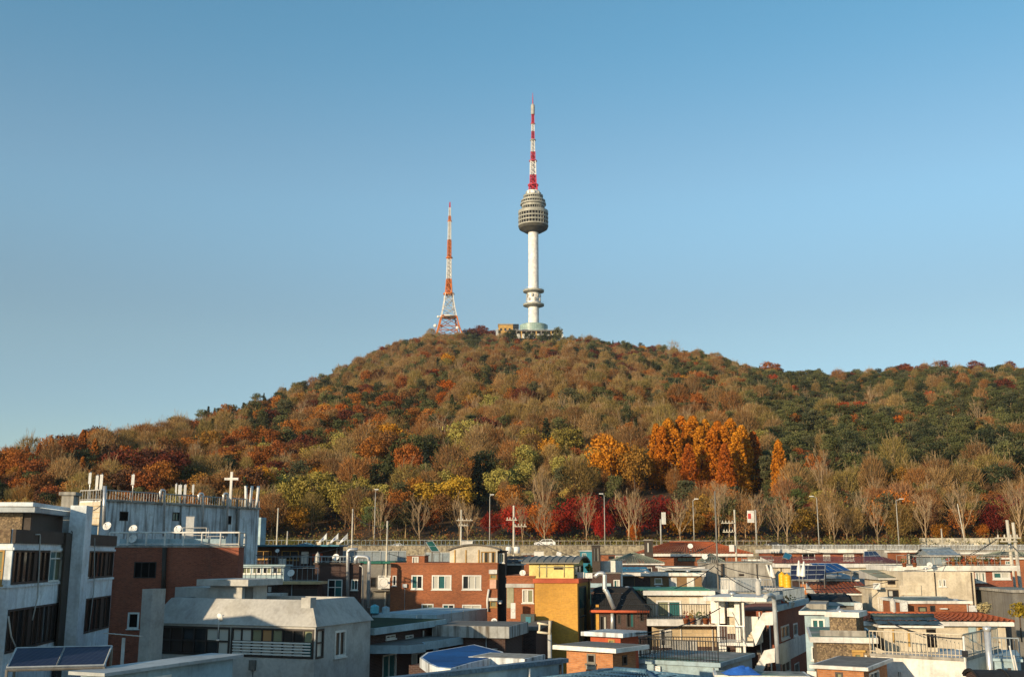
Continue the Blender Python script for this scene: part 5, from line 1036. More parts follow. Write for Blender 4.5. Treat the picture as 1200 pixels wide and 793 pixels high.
# ---- railing terrace house bottom right
h=House('white_terrace_house','white rendered house with a cream-railed roof terrace behind a stout steel flue',1130,49,37,774,L=1021,R_=1172,m='white'); h.bx('A',0,0,0,0,-.05,.1,'conc','roof_edge',uz=(0,h.la,h.zt,h.zt+.12)); h.bx('B',0,0,0,0,-.05,.1,'conc','roof_edge',uz=(0,h.lb,h.zt,h.zt+.12)); h.rail(1.0,'cream',z=h.zt+.12,sp=.17,sides='AB',th=.022)
h.w('A',1051,785,1058,800,2,'f_white','g_olive'); h.w('B',1142,787,1151,800,2,'f_white','g_dark'); h.w('B',1157,780,1163,788,1,'f_dark','hole'); h.finish(); WT=h
h=House('rooftop_room','cream rooftop room under a green-grey pitched sheet roof on the railed terrace',1097,53.5,8,735,L=1036,lb=3.2,m='cream',bot=WT.zt); h.tiles(.32,.3,'slate',kind='gable',tile=.5,amp=.04,row=9,ft=.1); h.bx('A',1086,737,1097,758,0,.03,'hole','doorway'); h.bx('A',1064,737,1066,757,0,.06,'woody','post'); h.bx('A',1046,737,1047.5,752,0,.08,'woody','post'); h.finish()
h=House('blue_side_house','pale blue shaded house next to the railed terrace beside the slanting white poles',1196,50,22,775,L=1166,lb=5,m='bluep'); h.w('A',1181,782,1185,787,1,'f_dark','hole'); h.slab(.1,.12,'bluep'); h.rail(.9,'greysheet',z=h.zt+.12,sp=.17,sides='A',th=.02); h.finish()
h=House('dark_roof_corner','dark rounded roof edge of a low house at the foot of the stout steel flue',1260,40,10,803,L=1152,lb=2.5,m='brown'); h.arch(.3,.1,'tiledk',3); h.finish()
h=House('white_canopy_house','white flat canopy roof with a blue tarpaulin on it, before the open white stairs',945,46,8,796,L=842,lb=1.6,m='white'); h.slab(.15,.15,'white'); h.finish(); WC=h

# ---------------------------------------------------------------- retaining wall, fences, street things
def wallthing(name,label,cat,x0,x1,Y,z0,z1,t,m,part='wall'):
    r=thing(name,label,cat,((x0+x1)/2,Y,z0)); b=MB(); b.use(C[m]); b.frame((x0,Y,z0),V((x1-x0,0,0)),V((0,t,0)),V((0,0,z1-z0))); b.build(part,None,r); return r
xa,xb=G(600,206,0).x,G(905,206,0).x
wallthing('retaining_wall','long stained stone retaining wall holding up the road above the roofs','wall',-70,xb,206,-5,Z0+.02,.6,'stonew')
wallthing('retaining_wall','pale concrete retaining wall under the road, behind the brick row house','wall',xb+.02,260,206,-5,Z0+.02,.6,'conc'); wallthing('retaining_wall','shaded concrete wall under the road behind the church','wall',-260,-70.02,206,-5,Z0+.02,.6,'concd')
r=wallthing('stone_wall','pale rough stone wall at the foot of the wood, above the white fence','wall',G(1080,221,0).x,G(1172,221,0).x,221,Z0-.3,Z0+1.7,.6,'palestone')
def fence(name,label,px0,px1,Y,z,h,m,sp,th,rails=2):
    x0,x1=G(px0,Y,z).x,G(px1,Y,z).x; r=thing(name,label,'fence',((x0+x1)/2,Y,z)); b=MB(); b.use(C[m]); n=int((x1-x0)/sp)
    for k in range(n+1): b.frame((x0+k*sp,Y,z),V((th,0,0)),V((0,th,0)),V((0,0,h+(.06 if k%8==0 else 0))))
    for k in range(rails): b.frame((x0,Y-th,z+h*(.12+.8*k/max(1,rails-1))),V((x1-x0,0,0)),V((0,th*.8,0)),V((0,0,.09)))
    b.build('railing',None,r); return r
fence('guard_fence','pale picket fence along the road above the brick row house',905,1230,205.8,Z0-.75,.95,'palewall',.28,.05)
fence('guard_fence','grey road railing on top of the stone retaining wall',600,904,206.7,Z0,1.0,'conc',1.1,.08)
fence('guard_fence','grey-green railing along the road beside the three flags',300,599,206.7,Z0,1.1,'greysheet',.8,.07)
def sheetfence(label,px0,px1,Y,y0,y1):
    a=P(px0,y1,Y); c=P(px1,y0,Y); r=thing('steel_fence',label,'fence',((a.x+c.x)/2,Y,a.z-2)); b=MB(); b.use(C['greysheet'])
    n=int((c.x-a.x)/.9)
    for k in range(n): b.frame((a.x+k*(c.x-a.x)/n,Y+(.08 if k%2 else 0),a.z-2),V(((c.x-a.x)/n-.02,0,0)),V((0,.05,0)),V((0,0,c.z-a.z+2)))
    b.build('sheets',None,r); b=MB(); b.use(C['zinc'])
    for k in range(0,n+1,2): b.frame((a.x+k*(c.x-a.x)/n-.04,Y-.08,a.z-2),V((.08,0,0)),V((0,.06,0)),V((0,0,c.z-a.z+2.1)))
    b.frame((a.x,Y-.06,c.z),V((c.x-a.x,0,0)),V((0,.3,0)),V((0,0,.1))); b.build('posts',None,r)
sheetfence('blue-grey steel sheet fence behind the brown flat-roofed house',365,476,122,646,664); sheetfence('blue-grey steel sheet fence between the orange roof hut and the arched shed',498,528,118,648,663)
def lamp(px,top,base,Y,arm,label):
    X=at_px(px,Y); p=P(px,top,Y); h=p.z-Z0; r=thing('street_lamp',label,'street lamp',(p.x,Y,Z0),'street lamps along the road')
    b=MB(); b.use(C['lampm']); b.tube([(p.x,Y,Z0-.3),(p.x,Y,Z0+h*.5),(p.x,Y,p.z)],.11,8,.06); b.build('pole',None,r)
    L=arm*mpp(Y); b=MB(); b.use(C['lampm']); b.tube(bendy([V((p.x,Y,p.z-.05)),V((p.x,Y,p.z+.35)),V((p.x+L,Y-.4,p.z+.6))],.4),.06,6); b.build('arm',None,r)
    b=MB(); b.use(C['dish']); b.frame((p.x+L-(.8 if L>0 else .2),Y-.6,p.z+.52),V((.8,0,0)),V((0,.3,0)),V((0,0,.14))); b.build('lamp_head',None,r)
for a in((440,577,0,209.8,4,'slim street lamp between the flags and the bare roadside tree'),(574,583,0,209.8,5,'street lamp in front of the small scarlet maple'),(708,582,0,209.8,-5,'pale street lamp with its arm toward the twin bare trees'),(812,588,0,209.8,6,'street lamp just beside the white road sign'),(957,585,0,209.8,-8,'street lamp above the brick row house'),(1050,588,0,209.8,8,'tall street lamp before the bright orange maple')): lamp(*a)
def upole(px,top,Y,base,label,arms,extra=None,m='polec',r=.15,lean=0,grp=None):
    p=P(px,top,Y); zb=gz(Y) if base is None else base; q=thing('utility_pole',label,'utility pole',(p.x-lean,Y,zb),grp); b=MB(); b.use(C[m]); b.tube([(p.x-lean,Y,zb),(p.x-lean*.5,Y,(zb+p.z)/2),(p.x,Y,p.z)],r*1.15,8,r*.75); b.build('pole',None,q)
    for x0,x1,y in arms:
        a,c=P(x0,y,Y-.2),P(x1,y,Y-.2); b=MB(); b.use(C[m]); b.frame((a.x,Y-.27,a.z-.06),V((c.x-a.x,0,c.z-a.z)),V((0,.12,0)),V((0,0,.12)))
        for k in range(4): b.lathe((a.x+(c.x-a.x)*(k+.5)/4,Y-.2,a.z+.06),[(.06,0),(.08,.1),(.05,.25),(0,.28)],8)
        b.build('crossarm',None,q)
    for kind,x,y0,y1,w_ in extra or ():
        a=P(x,y1,Y-.3); c=P(x,y0,Y-.3); b=MB(); b.use(C['dish'])
        if kind=='can': b.lathe((a.x,Y-.3,a.z),[(0,0),(w_,0),(w_,c.z-a.z),(w_*.4,c.z-a.z+.1),(0,c.z-a.z+.1)],12)
        else: b.box((a.x,Y-.3,a.z),w_*2,.3,c.z-a.z)
        b.build('transformer' if kind=='can' else 'pole_box',None,q)
    return q
upole(540.5,597,170,-5,'pale utility pole with two crossarms behind the arched rooftop shed',[(535,554,609.5),(537,549,615.5)])
upole(602,592,130,None,'pale utility pole with slanted crossarms and twin transformers near the white car',[(593,606,609),(602,617,616.5)],[('can',596,641,648,.35),('can',605.5,641,648,.35)])
upole(413.5,596,178,-6,'thin grey pole just beside the three flags',[]); upole(454,610,96,None,'pole standing between the flue pipes and the orange-brick house',[],r=.10)
upole(860.5,597,140,None,'pale utility pole with two side arms above the orange tiled row',[(845,860,612.5),(847,860,623)],[('box',857.5,638,646,.3)])
upole(837.5,575,86,None,'dark and pale banded utility pole beside the green roof edge of the cream house',[(833,842,660)],m='concd',r=.08)
upole(1187,612,104,None,'pale concrete utility pole with crossarms, nearer one of the twin pair',[(1166,1196,630),(1172,1192,634)],r=.2,lean=-.35,grp=None); upole(1180,609,106,None,'pale concrete utility pole, farther one of the twin pair',[(1172,1190,645)],r=.2,lean=-.3)
upole(1103,619,207.5,Z0,'short pole at the road fence before the pale stone wall',[]); upole(1122,590,208.5,Z0,'tall thin leaning pole in front of the large bare tree',[],r=.12,lean=-.9); upole(337,622,190,-4,'short pale pole beside the terrace canopy',[]); upole(326,595,200,-4,'thin pale pole at the church end',[])
def sign(px,Y,top,side,y0,y1,w_,label,red=False):
    p=P(px,top,Y); r=thing('road_sign',label,'road sign',(p.x,Y,Z0)); b=MB(); b.use(C['lampm']); b.tube([(p.x,Y,Z0),(p.x,Y,p.z)],.16,8); b.build('pole',None,r)
    a=P(px,y1,Y); c=P(px,y0,Y); W=w_*mpp(Y); x=a.x+(.2 if side>0 else -.2-W); b=MB(); b.use(C['signw']); b.frame((x,Y-.2,a.z),V((W,0,0)),V((0,.1,0)),V((0,0,c.z-a.z)))
    if red: b.use(C['signr']); b.frame((x+.12,Y-.215,a.z+.7),V((W*.45,0,0)),V((0,.014,0)),V((0,0,(c.z-a.z)*.45)))
    b.build('panel',None,r)
sign(774,209.6,608,1,600,614,5,'white road sign on a pole beside the deepest crimson maple'); sign(885,209.6,597,-1,598,612,8,'red and white road sign on a tall pole',True)
# flags
for k,px in enumerate((383,396.5,407.5)):
    Y=196; p=P(px,624,Y); r=thing('flag','pale blue pennant flag drooping on a pole, one of three beside the road railing','flag',(p.x,Y,-4),'three pale flags'); b=MB(); b.use(C['lampm']); b.tube([(p.x,Y,-4),(p.x,Y,p.z)],.06,6); b.build('pole',None,r)
    b=MB(); b.use(C['flagm']); W,H=1.35,1.7; n=8
    def fp(u,v): return V((p.x-.05-W*u,Y+.12*math.sin(u*6+k),p.z-.1-H*(.85*u+(1-.62*u)*v*.55)))
    for i in range(n):
        for j in range(3): b.use(C['flagb'] if (3<=i<=4 and j==1) else C['flagm']); b.face([fp(i/n,j/3),fp((i+1)/n,j/3),fp((i+1)/n,(j+1)/3),fp(i/n,(j+1)/3)],True)
    b.build('cloth',None,r)
for k,x in enumerate((374,385.5,397)):
    p=P(x,636,198); r=thing('bollard_pillar','short white stone pillar below the three flags','pillar',(p.x,198,-3.2),'white pillars below the flags'); b=MB(); b.use(C['cream']); b.box((p.x,198,-3.2),.7,.7,p.z+3.2); b.box((p.x,198,p.z),.86,.86,.18); b.build('post',None,r)
# cars
def car(px0,px1,Y,m,label,suv=True,name='parked_car'):
    x0,x1=G(px0,Y,Z0).x,G(px1,Y,Z0).x; Ln=x1-x0; z=Z0-.14; r=thing(name,label,'car',((x0+x1)/2,Y,z)); s=Ln/4.7; wd=1.8
    pr=[(0,.35),(0,.85),(.18,.98),(1.15,1.08),(1.75,1.62),(3.9,1.68),(4.55,1.1),(4.7,.95),(4.68,.35)] if suv else [(0,.32),(0,.72),(.15,.82),(1.2,.92),(1.85,1.38),(3.3,1.42),(4.1,.98),(4.65,.9),(4.7,.34)]
    b=MB(); b.use(C[m]); b.prism([V((x0+u*s,Y,z+v*s)) for u,v in pr],V((0,wd,0))); b.build('body',None,r)
    b=MB(); b.use(C['g_dark']); t=(1.62 if suv else 1.36)
    for u0,u1,k in((1.55,2.5,.35),(2.58,3.4,0),(3.46,4.15,-.25)):
        if not suv and u0>3.4: continue
        b.prism([V((x0+(u0-.1*(k>0))*s,Y-.015,z+1.1*s*(.9 if not suv else 1))),V((x0+(u1+.1*(k<0))*s,Y-.015,z+1.1*s*(.9 if not suv else 1))),V((x0+(u1+k*(k<0)*1.0)*s,Y-.015,z+(t-.06)*s)),V((x0+(u0+k*(k>0))*s,Y-.015,z+(t-.06)*s))],V((0,.012,0)))
    b.build('side_windows',None,r)
    for u in(.95,3.75):
        for yy,ax in((Y-.02,-1),(Y+wd-.2,1)):
            b=MB(); b.use(C['ink']); b.lathe((x0+u*s,yy+.11,z+.34),[(0,-.11),(.2,-.11),(.33,-.1),(.35,-.04),(.35,.04),(.33,.1),(0,.11)],18,axis=(0,1,0)); b.use(C['steel']); b.lathe((x0+u*s,yy+.11,z+.34),[(0,-.13),(.19,-.12),(.2,-.1)],12,axis=(0,1,0)); b.build('wheel',None,r)
    b=MB(); b.use(C['signw']); b.frame((x0-.02,Y+.1,z+.68*s),V((.03,0,0)),V((0,.35,0)),V((0,0,.16))); b.build('headlight',None,r)
    if suv:
        b=MB(); b.use(C['black']); b.tube([(x0+1.9*s,Y+.2,z+1.72*s),(x0+3.8*s,Y+.2,z+1.75*s)],.03,5); b.build('roof_rack',None,r)
car(626,651,211.5,'carw','white sport utility car on the road behind the stone wall'); car(897,916,211.5,'card','dark saloon car on the road below the bare spreading tree',False); car(459,473,211.5,'carw','pale saloon car on the road above the steel fence',False)
# ---------------------------------------------------------------- rooftop things
def dish(px,py,Y,rpx,label,az=-8,el=24,foot=None,m='dish'):
    p=P(px,py,Y); r=rpx*mpp(Y,p.z); d=V((math.sin(R(az))*math.cos(R(el)),-math.cos(R(az))*math.cos(R(el)),math.sin(R(el))))
    zf=p.z-r*1.7 if foot is None else foot; q=thing('satellite_dish',label,'satellite dish',(p.x,Y,zf),None)
    b=MB(); b.use(C[m]); b.lathe(p-d*r*.18,[(0,0),(r*.35,r*.03),(r*.7,r*.12),(r,r*.26),(r*1.02,r*.24),(r*.7,r*.08),(r*.3,-.02),(0,-.04)],24,axis=tuple(d)); b.build('bowl',None,q)
    b=MB(); b.use(C['steel']); f=p+d*r*.95; b.tube([p+V((0,0,-r*.9))-d*.05,f-V((0,0,r*.25)),f],max(.012,r*.03),5); b.lathe(f,[(0,-.08),(r*.1,-.06),(r*.1,.06),(0,.08)],8,axis=tuple(d)); b.build('feed_arm',None,q)
    b=MB(); b.use(C['steel']); c=p-d*r*.25; b.tube([(c.x,c.y,zf),(c.x,c.y,p.z),tuple(p-d*r*.1)],max(.02,r*.06),6); b.box((c.x,c.y,zf),r*.6,r*.6,.05); b.build('mount',None,q)
DE=BB.zt+.12
for a in((125.5,616,77,5,'white satellite dish at the church corner, beside its thick flue pipe'),(156,619.5,77,5,'upper satellite dish of the stacked pair on the deck rail'),(155.5,631,76.6,5,'lower satellite dish of the stacked pair on the deck rail'),(208.5,619.5,78,4.6,'white satellite dish beside the white cabinet on the roof deck')): dish(*a,foot=DE)
dish(257.5,723,46.5,5,'dark-backed satellite dish casting a shadow on the grey sloped parapet',150,20,foot=P(258,750,46.5).z)
dish(393.5,652.5,90,4,'round white satellite dish on the brown flat-roofed house beside the flues'); dish(341,671,83,4.2,'white satellite dish by the terrace steps'); dish(579,727.5,66,3.6,'small white satellite dish on the mould-streaked slab',foot=SH.roofz); dish(612.5,671,75,3.6,'white satellite dish on the orange annex roof',foot=OA.zt+.1)
dish(809,639.5,157,3,'tiny white dish above the orange tiled row roof'); dish(889,679.5,83,3,'white dish at the end of the white sheet-metal hut',foot=-4.6); dish(1089.5,661.5,96,3.2,'white dish on the flowerpot terrace edge',foot=TR.zt+.45); dish(655,648.5,150,3,'small white dish in front of the stone retaining wall'); dish(826,652,100,3.2,'white dish at the end of the awning'); dish(325,645,106,2.4,'small white dish under the teal canopy',foot=-3.5); dish(896,693,82,3.5,'small pale dish lying on the white flat roof',-20,60,foot=-4.4)
# church roof
q=P(270,586,101); r=thing('cross','plain white cross standing on the church roof','cross',(q.x,101,CH.zt-.05)); b=MB(); b.use(C['white']); t=P(270,552,101).z; k=mpp(101); b.box((q.x,101,CH.zt-.05),.22,.18,t-CH.zt); a=P(270,562.3,101).z; b.frame((q.x-8.2*k,100.9,a),V((16.4*k,0,0)),V((0,.17,0)),V((0,0,.22))); b.build('cross_beams',None,r)
def panelant(px,y0,y1,wpx,Y,label,foot,grp=None):
    p=P(px,y1,Y); c=P(px,y0,Y); r=thing('cell_antenna',label,'antenna',(p.x,Y,foot),grp); b=MB(); b.use(C['dish']); b.box((p.x,Y-.12,p.z),wpx*mpp(Y),.14,c.z-p.z,.3); b.build('panel',None,r); b=MB(); b.use(C['steel']); b.tube([(p.x,Y,foot),(p.x,Y,c.z+.1)],.045,6); b.build('mast',None,r)
for x,y0,y1,w_,l in((105.5,554,567,3,'pale cell antenna panel farthest along the church parapet corner'),(113.5,557,574,3,'thinner panel of the twin cell antennas on the church'),(118.5,556,574,3.4,'broader panel of the twin cell antennas on the church'),(156,556,568,3.4,'lone pale cell antenna on a pole above the church railing')): panelant(x,y0,y1,w_,90,l,CH.zt-.02)
for i,(x,y0,y1,w_) in enumerate(((206.5,567,577,2),(211,568,580,4),(217,568,580,3),(226.5,568,577,2.4))): panelant(x,y0,y1,w_,97,'small pale antenna box in the cluster on the middle of the church roof',CH.zt-.02,'antenna boxes on the church roof')
for i,(x,dx) in enumerate(((289,-1),(293,2.5),(301,2))):
    p=P(x,586,103); c=P(x+dx,569,103); r=thing('cell_antenna','white tilted antenna rod at the church roof end beyond the cross','antenna',(p.x,103,CH.zt-.02),'tilted antennas at the church end'); b=MB(); b.use(C['dish']); b.tube([(p.x,103,CH.zt-.02),(c.x,103,c.z)],.14,6); b.build('rod',None,r)
def boxthing(name,label,cat,x0,y0,x1,y1,Y,dep,m,yaw=0,lid=None,feet=False):
    a,c=P((x0+x1)/2,y1,Y),P((x0+x1)/2,y0,Y); W=(x1-x0)*mpp(Y,a.z); r=thing(name,label,cat,(a.x,Y,a.z)); b=MB(); b.use(C[m]); b.box((a.x,Y,a.z),W,dep,c.z-a.z,yaw); b.build('body',None,r)
    if lid: b=MB(); b.use(C[lid]); b.box((a.x,Y,c.z),W*1.08,dep*1.08,.06,yaw); b.build('lid',None,r)
    return r
boxthing('roof_cabinet','tall white cabinet on the roof deck below the church windows','cabinet',217,606,226,632,78.5,.6,'white',.3,'white'); boxthing('water_tank','dark blue-grey tank box at the corner of the tiled office block roof','tank',97,616,109,627,60,1.2,'bluep',0,'conc')
boxthing('roof_vent_box','white vent box on top of the arched rooftop shed','vent',541,634.5,554,640.5,93.5,1.2,'white',0,'white'); boxthing('roof_vent_box','white plastered chimney box rising behind the lemon cabin','chimney',626,646,637,656,96,.9,'white',0,'conc')
def acunit(x0,y0,x1,y1,Y,label,m='dish'):
    a,c=P((x0+x1)/2,y1,Y),P((x0+x1)/2,y0,Y); W=(x1-x0)*mpp(Y,a.z); H=c.z-a.z; r=thing('air_conditioner',label,'air conditioner',(a.x,Y,a.z)); b=MB(); b.use(C[m]); b.box((a.x,Y,a.z),W,.35,H); b.build('casing',None,r); b=MB(); b.use(C['ink']); b.lathe((a.x,Y-.18,a.z+H/2),[(0,-.01),(min(W,H)*.38,-.01),(min(W,H)*.4,.01)],16,axis=(0,-1,0)); b.build('fan_grille',None,r)
acunit(598.5,706,604,724,73,'tall white unit against the orange annex wall'); acunit(686,671,694,677,73,'white outdoor unit on the yellow tower house roof'); acunit(1137,709,1144,717,78,'white outdoor unit at the end of the low orange house'); acunit(676.5,670,684.5,677,74.5,'white outdoor unit beside the lemon cabin')
def tank(px,y0,y1,wpx,Y,m,label,foot=None):
    a,c=P(px,y1,Y),P(px,y0,Y); r_=wpx/2*mpp(Y); H=c.z-a.z; r=thing('water_tank',label,'water tank',(a.x,Y,a.z)); b=MB(); b.use(C[m]); pr=[(0,0),(r_*.95,0),(r_,.05)]
    for k in range(4): pr+=[(r_,H*(.08+.2*k)),(r_*1.03,H*(.12+.2*k)),(r_,H*(.16+.2*k))]
    pr+=[(r_,H*.82),(r_*.7,H*.92),(r_*.25,H*.97)]; b.lathe((a.x,Y,a.z),pr,24); b.build('tank',None,r); b=MB(); b.use(C[m]); b.lathe((a.x,Y,a.z+H*.95),[(r_*.3,0),(r_*.3,H*.07),(0,H*.08)],16); b.build('lid',None,r)
tank(917,670,687,8,84.6,'tanky','yellow plastic water tank, farther of the yellow pair'); tank(923,672,689,9,84,'tanky','yellow plastic water tank, nearer of the yellow pair'); tank(439,708,719,10,70.5,'tankb','sky blue plastic basin tank on the pale blue terrace'); tank(452,710,719.5,9,70.8,'bluep','grey-blue drum on the pale blue terrace')
def solar(q,label,nx,ny,leg,frame='zinc',cat='solar panels',m='solar',nm='solar_array'):
    # q: four corners, front edge first
    c=sum(q,V((0,0,0)))/4; zb=min(p.z for p in q)-leg; r=thing(nm,label,cat,(c.x,c.y,zb)); n=(q[1]-q[0]).cross(q[3]-q[0]).normalized(); n=n if n.z>0 else -n
    for i in range(nx):
        b=MB(); b.use(C[m]); e=lambda u,v:(q[0].lerp(q[1],u)).lerp(q[3].lerp(q[2],u),v)
        g=.012/1; b.prism([e((i+.02)/nx,0),e((i+.98)/nx,0),e((i+.98)/nx,1),e((i+.02)/nx,1)],n*.03); b.use(C[frame])
        for j in range(ny+1): b.tube([e(i/nx,j/ny)+n*.03,e((i+1)/nx,j/ny)+n*.03],.03,4)
        for k in(0,1): b.tube([e((i+k)/nx,0)+n*.03,e((i+k)/nx,1)+n*.03],.03,4)
        b.build('panel',None,r)
    b=MB(); b.use(C['concd'])
    for p in q: b.tube([(p.x,p.y,zb),tuple(p-n*.02)],.045,5)
    b.tube([q[0]-n*.05,q[1]-n*.05],.04,5); b.tube([q[3]-n*.05,q[2]-n*.05],.04,5); b.build('rack',None,r)
solar([P(8,783,33),P(122,780,34),P(131,757.5,36.2),P(19,760,35.2)],'pair of dark solar panels on a low rack before the tiled office block',2,1,9)
solar([P(926,679.5,100),P(966,678.5,100),P(967,662.5,102),P(927,662.5,102)],'upright dark blue solar array beside the yellow tanks',4,3,2.2)
solar([P(967,671.5,102),P(997,668.5,104),P(981,660,110),P(949,660,110)],'bright blue sheet array sloping up behind the upright solar array',4,1,2.5,m='blueroof')
solar([P(1013,657.5,138),P(1037,656.5,138),P(1026,645.5,146),P(1013,646,146)],'tilted dark solar array at the end of the brick row house',3,2,1.5)
r=solar([P(506,646,112),P(515,646,112),P(507,634,115),P(499,635,115)],'tilted dark green panel on the roof above the orange hut',1,2,1.5,m='tealnet',cat='awning',nm='tilted_awning')
r=solar([P(917,653,130),P(925,656,130),P(928,650,132),P(920,647,132)],'small tilted teal panel below the brick row house roof edge',1,1,1.6,m='teal',cat='awning',nm='tilted_awning')
# television aerial and cream frame pole
Y=38; p=P(145,747,Y); r=thing('tv_aerial','television aerial on a stout pale post beside the red brick wall','aerial',(p.x,Y,-8)); b=MB(); b.use(C['greyp']); b.tube([(p.x,Y,-8),(p.x,Y,p.z)],.06,8); b.build('post',None,r); b=MB(); b.use(C['greyp']); a,c=P(125,741.5,Y),P(165,745,Y); b.tube([a,c],.018,5); 
for k in range(6): m_=a.lerp(c,(k+.5)/6); b.tube([m_+V((-.05,-.4,.03)),m_+V((.05,.4,-.03))],.01,4)
b.build('boom',None,r)
Y=50; p=P(644,728,Y); r=thing('frame_pole','cream pole carrying a square pipe frame before the yellow brick wall','pole',(p.x,Y,-9)); b=MB(); b.use(C['greyp']); b.tube([(p.x,Y,-9),(p.x,Y,P(644,743,Y).z)],.09,8); b.build('pole',None,r); b=MB(); b.use(C['cream'])
P_=lambda x,y:P(x,y,Y); b.tube([P_(644,743),P_(644.5,727)],.07,8); b.tube([P_(629.5,740),P_(646,742)],.055,6); b.tube([P_(629.5,729.5),P_(645,732)],.05,6); b.tube([P_(632.5,730),P_(632,740.5)],.045,6); b.build('frame',None,r)
# steel flue and white poles bottom right
p=P(1161,790,47.0); t=P(1156.5,737,47.0); r=thing('steel_flue','stout steel flue pipe rising through the railed terrace','flue',(p.x,47,p.z-1.5)); b=MB(); b.use(C['steel']); b.tube([(p.x,47,p.z-1.5),tuple(t)],.13,14); b.lathe(t,[(.13,-.1),(.17,0),(.17,.1),(0,.15)],14); b.build('pipe',None,r)
p=P(1132,800,46.5); t=P(1129,745,46.5); r=thing('terrace_pole','pale pole with a dark meter box rising at the corner of the railed terrace','pole',(p.x,46.5,p.z-1)); b=MB(); b.use(C['white']); b.tube([(p.x,46.5,p.z-1),tuple(t)],.05,8); b.build('pole',None,r); b=MB(); b.use(C['ink']); q=P(1131,769,46.3); b.box(tuple(q),.2,.14,.24); b.build('meter_box',None,r)
for k,(x0,y0,x1,y1) in enumerate(((1183,756,1194,792),(1188,767,1197,793))):
    a,c=P(x0,y0,46.8),P(x1,y1,46.8); r=thing('white_pole','thin white slanting pole leaning at the edge of the pale blue house','pole',tuple(c),'slanting white poles'); b=MB(); b.use(C['white']); b.tube([tuple(a),tuple(c-UP*.8)],.035,6); b.build('pole',None,r)
# tarpaulin, rubble vents, plants
p=P(868,792,46.8); r=thing('tarpaulin','crumpled blue tarpaulin lying on the white flat canopy roof','tarpaulin',(p.x,46.6,WC.roofz)); b=MB(); b.use(C['bluetarp']); n=10
def tp(i,j): 
    u,v=i/n*2-1,j/n*2-1; e=max(0,1-u*u)*max(0,1-v*v); return V((p.x+u*.75,46.7+v*.6,WC.roofz+.02+e*(.30+.14*noise.noise((u*3,v*3,4)))))
for i in range(n):
    for j in range(n): b.face([tp(i,j),tp(i+1,j),tp(i+1,j+1),tp(i,j+1)],True)
b.build('sheet',None,r)
def pot(X,Y,z,label,k,grp):
    r=thing('potted_plant',label,'potted plant',(X,Y,z),grp); b=MB(); b.use(C['clay'] if k%3 else C['dish']); b.lathe((X,Y,z),[(0,0),(.14,0),(.2,.3),(.22,.3),(.22,.34),(.17,.34),(.15,.3),(0,.3)],12); b.build('pot',None,r)
    L=Leaves(); L.blob(V((0,0,.52)),.26,26,.09,1.1); o=bpy.data.objects.new('leaves',L.mesh('leaves')); COL.objects.link(o); o.parent=r; o['tint']=[(.10,.13,.03),(.30,.05,.03),(.22,.14,.04),(.08,.11,.04)][k%4]
for k in range(16):
    X=G(1112+k*4.3,96.4,TR.zt).x; pot(X,97.3-.2*(k%3),TR.zt+.45,'small potted plant in the row along the flowerpot terrace',k,'pots on the brick terrace')
for k in range(5): X=G(800+k*7.5,72.4,0).x; pot(X,71.9,P(800,729,72.4).z-.05,'potted plant in the row behind the cream house balcony railing',k+1,'pots on the cream house balcony')
def bush(px,Y,y0,y1,wpx,tint,label,kind='shrub'):
    a,c=P(px,y1,Y),P(px,y0,Y); r=thing(kind,label,'shrub',(a.x,Y,a.z)); L=Leaves(); W=wpx*mpp(Y); H=c.z-a.z
    for k in range(16): d=ru(); L.blob(V((d.x*W*.32,d.y*W*.3,H*.5+d.z*H*.3)),W*.2,40,.07)
    o=bpy.data.objects.new('foliage',L.mesh('foliage')); COL.objects.link(o); o.parent=r; o['tint']=tint; b=MB(); b.use(BARKD); b.tube([(a.x,Y,a.z-1.5),(a.x,Y,a.z+H*.5)],.05,5); b.build('stem',None,r)
bush(1153,76,705,718,22,(.42,.36,.20),'dry straw-coloured bush at the end of the low orange house'); bush(1195,72,705,724,26,(.30,.22,.02),'yellow-green shrub below the utility poles'); bush(340,196,630,640,20,(.14,.15,.03),'yellow-green bush at the end of the church'); bush(430,192,628,642,40,(.16,.11,.06),'grey-brown bare thicket beside the three flags')
bush(690,76.5,658,676,9,(.20,.22,.04),'yellow-green creeper at the lemon cabin end')
# loose things on the roofs
def vent(px,py,Y,h,label,m='steel'):
    p=P(px,py,Y); r=thing('roof_vent',label,'vent',(p.x,Y,p.z-h)); b=MB(); b.use(C[m]); b.tube([(p.x,Y,p.z-h),(p.x,Y,p.z-.12)],.09,10); b.build('pipe',None,r); b=MB(); b.use(C[m]); b.lathe((p.x,Y,p.z-.14),[(.09,0),(.2,.02),(.21,.1),(.12,.18),(0,.2)],14); b.build('cowl',None,r)
def parasol(x0,y0,x1,y1,Y,label):
    a,c=P(x1,y1,Y),P(x0,y0,Y); r=thing('folded_parasol',label,'parasol',tuple(a)); b=MB(); b.use(C['steel']); b.tube([a,c],.025,6); b.build('pole',None,r)
    b=MB(); b.use(C['dish']); d=c-a; L=d.length; b.lathe(a,[(.03,L*.38),(.2,L*.42),(.16,L*.7),(.05,L*.98),(0,L)],9,axis=tuple(d),smooth=False); b.build('cloth',None,r)
parasol(936,656,937,688,84.3,'folded white parasol beside the yellow tanks, upright one'); parasol(942,657,940,688,84.1,'folded white parasol beside the solar array, leaning one'); parasol(903,661,908,688,84.6,'folded white parasol leaning before the big concrete wall')
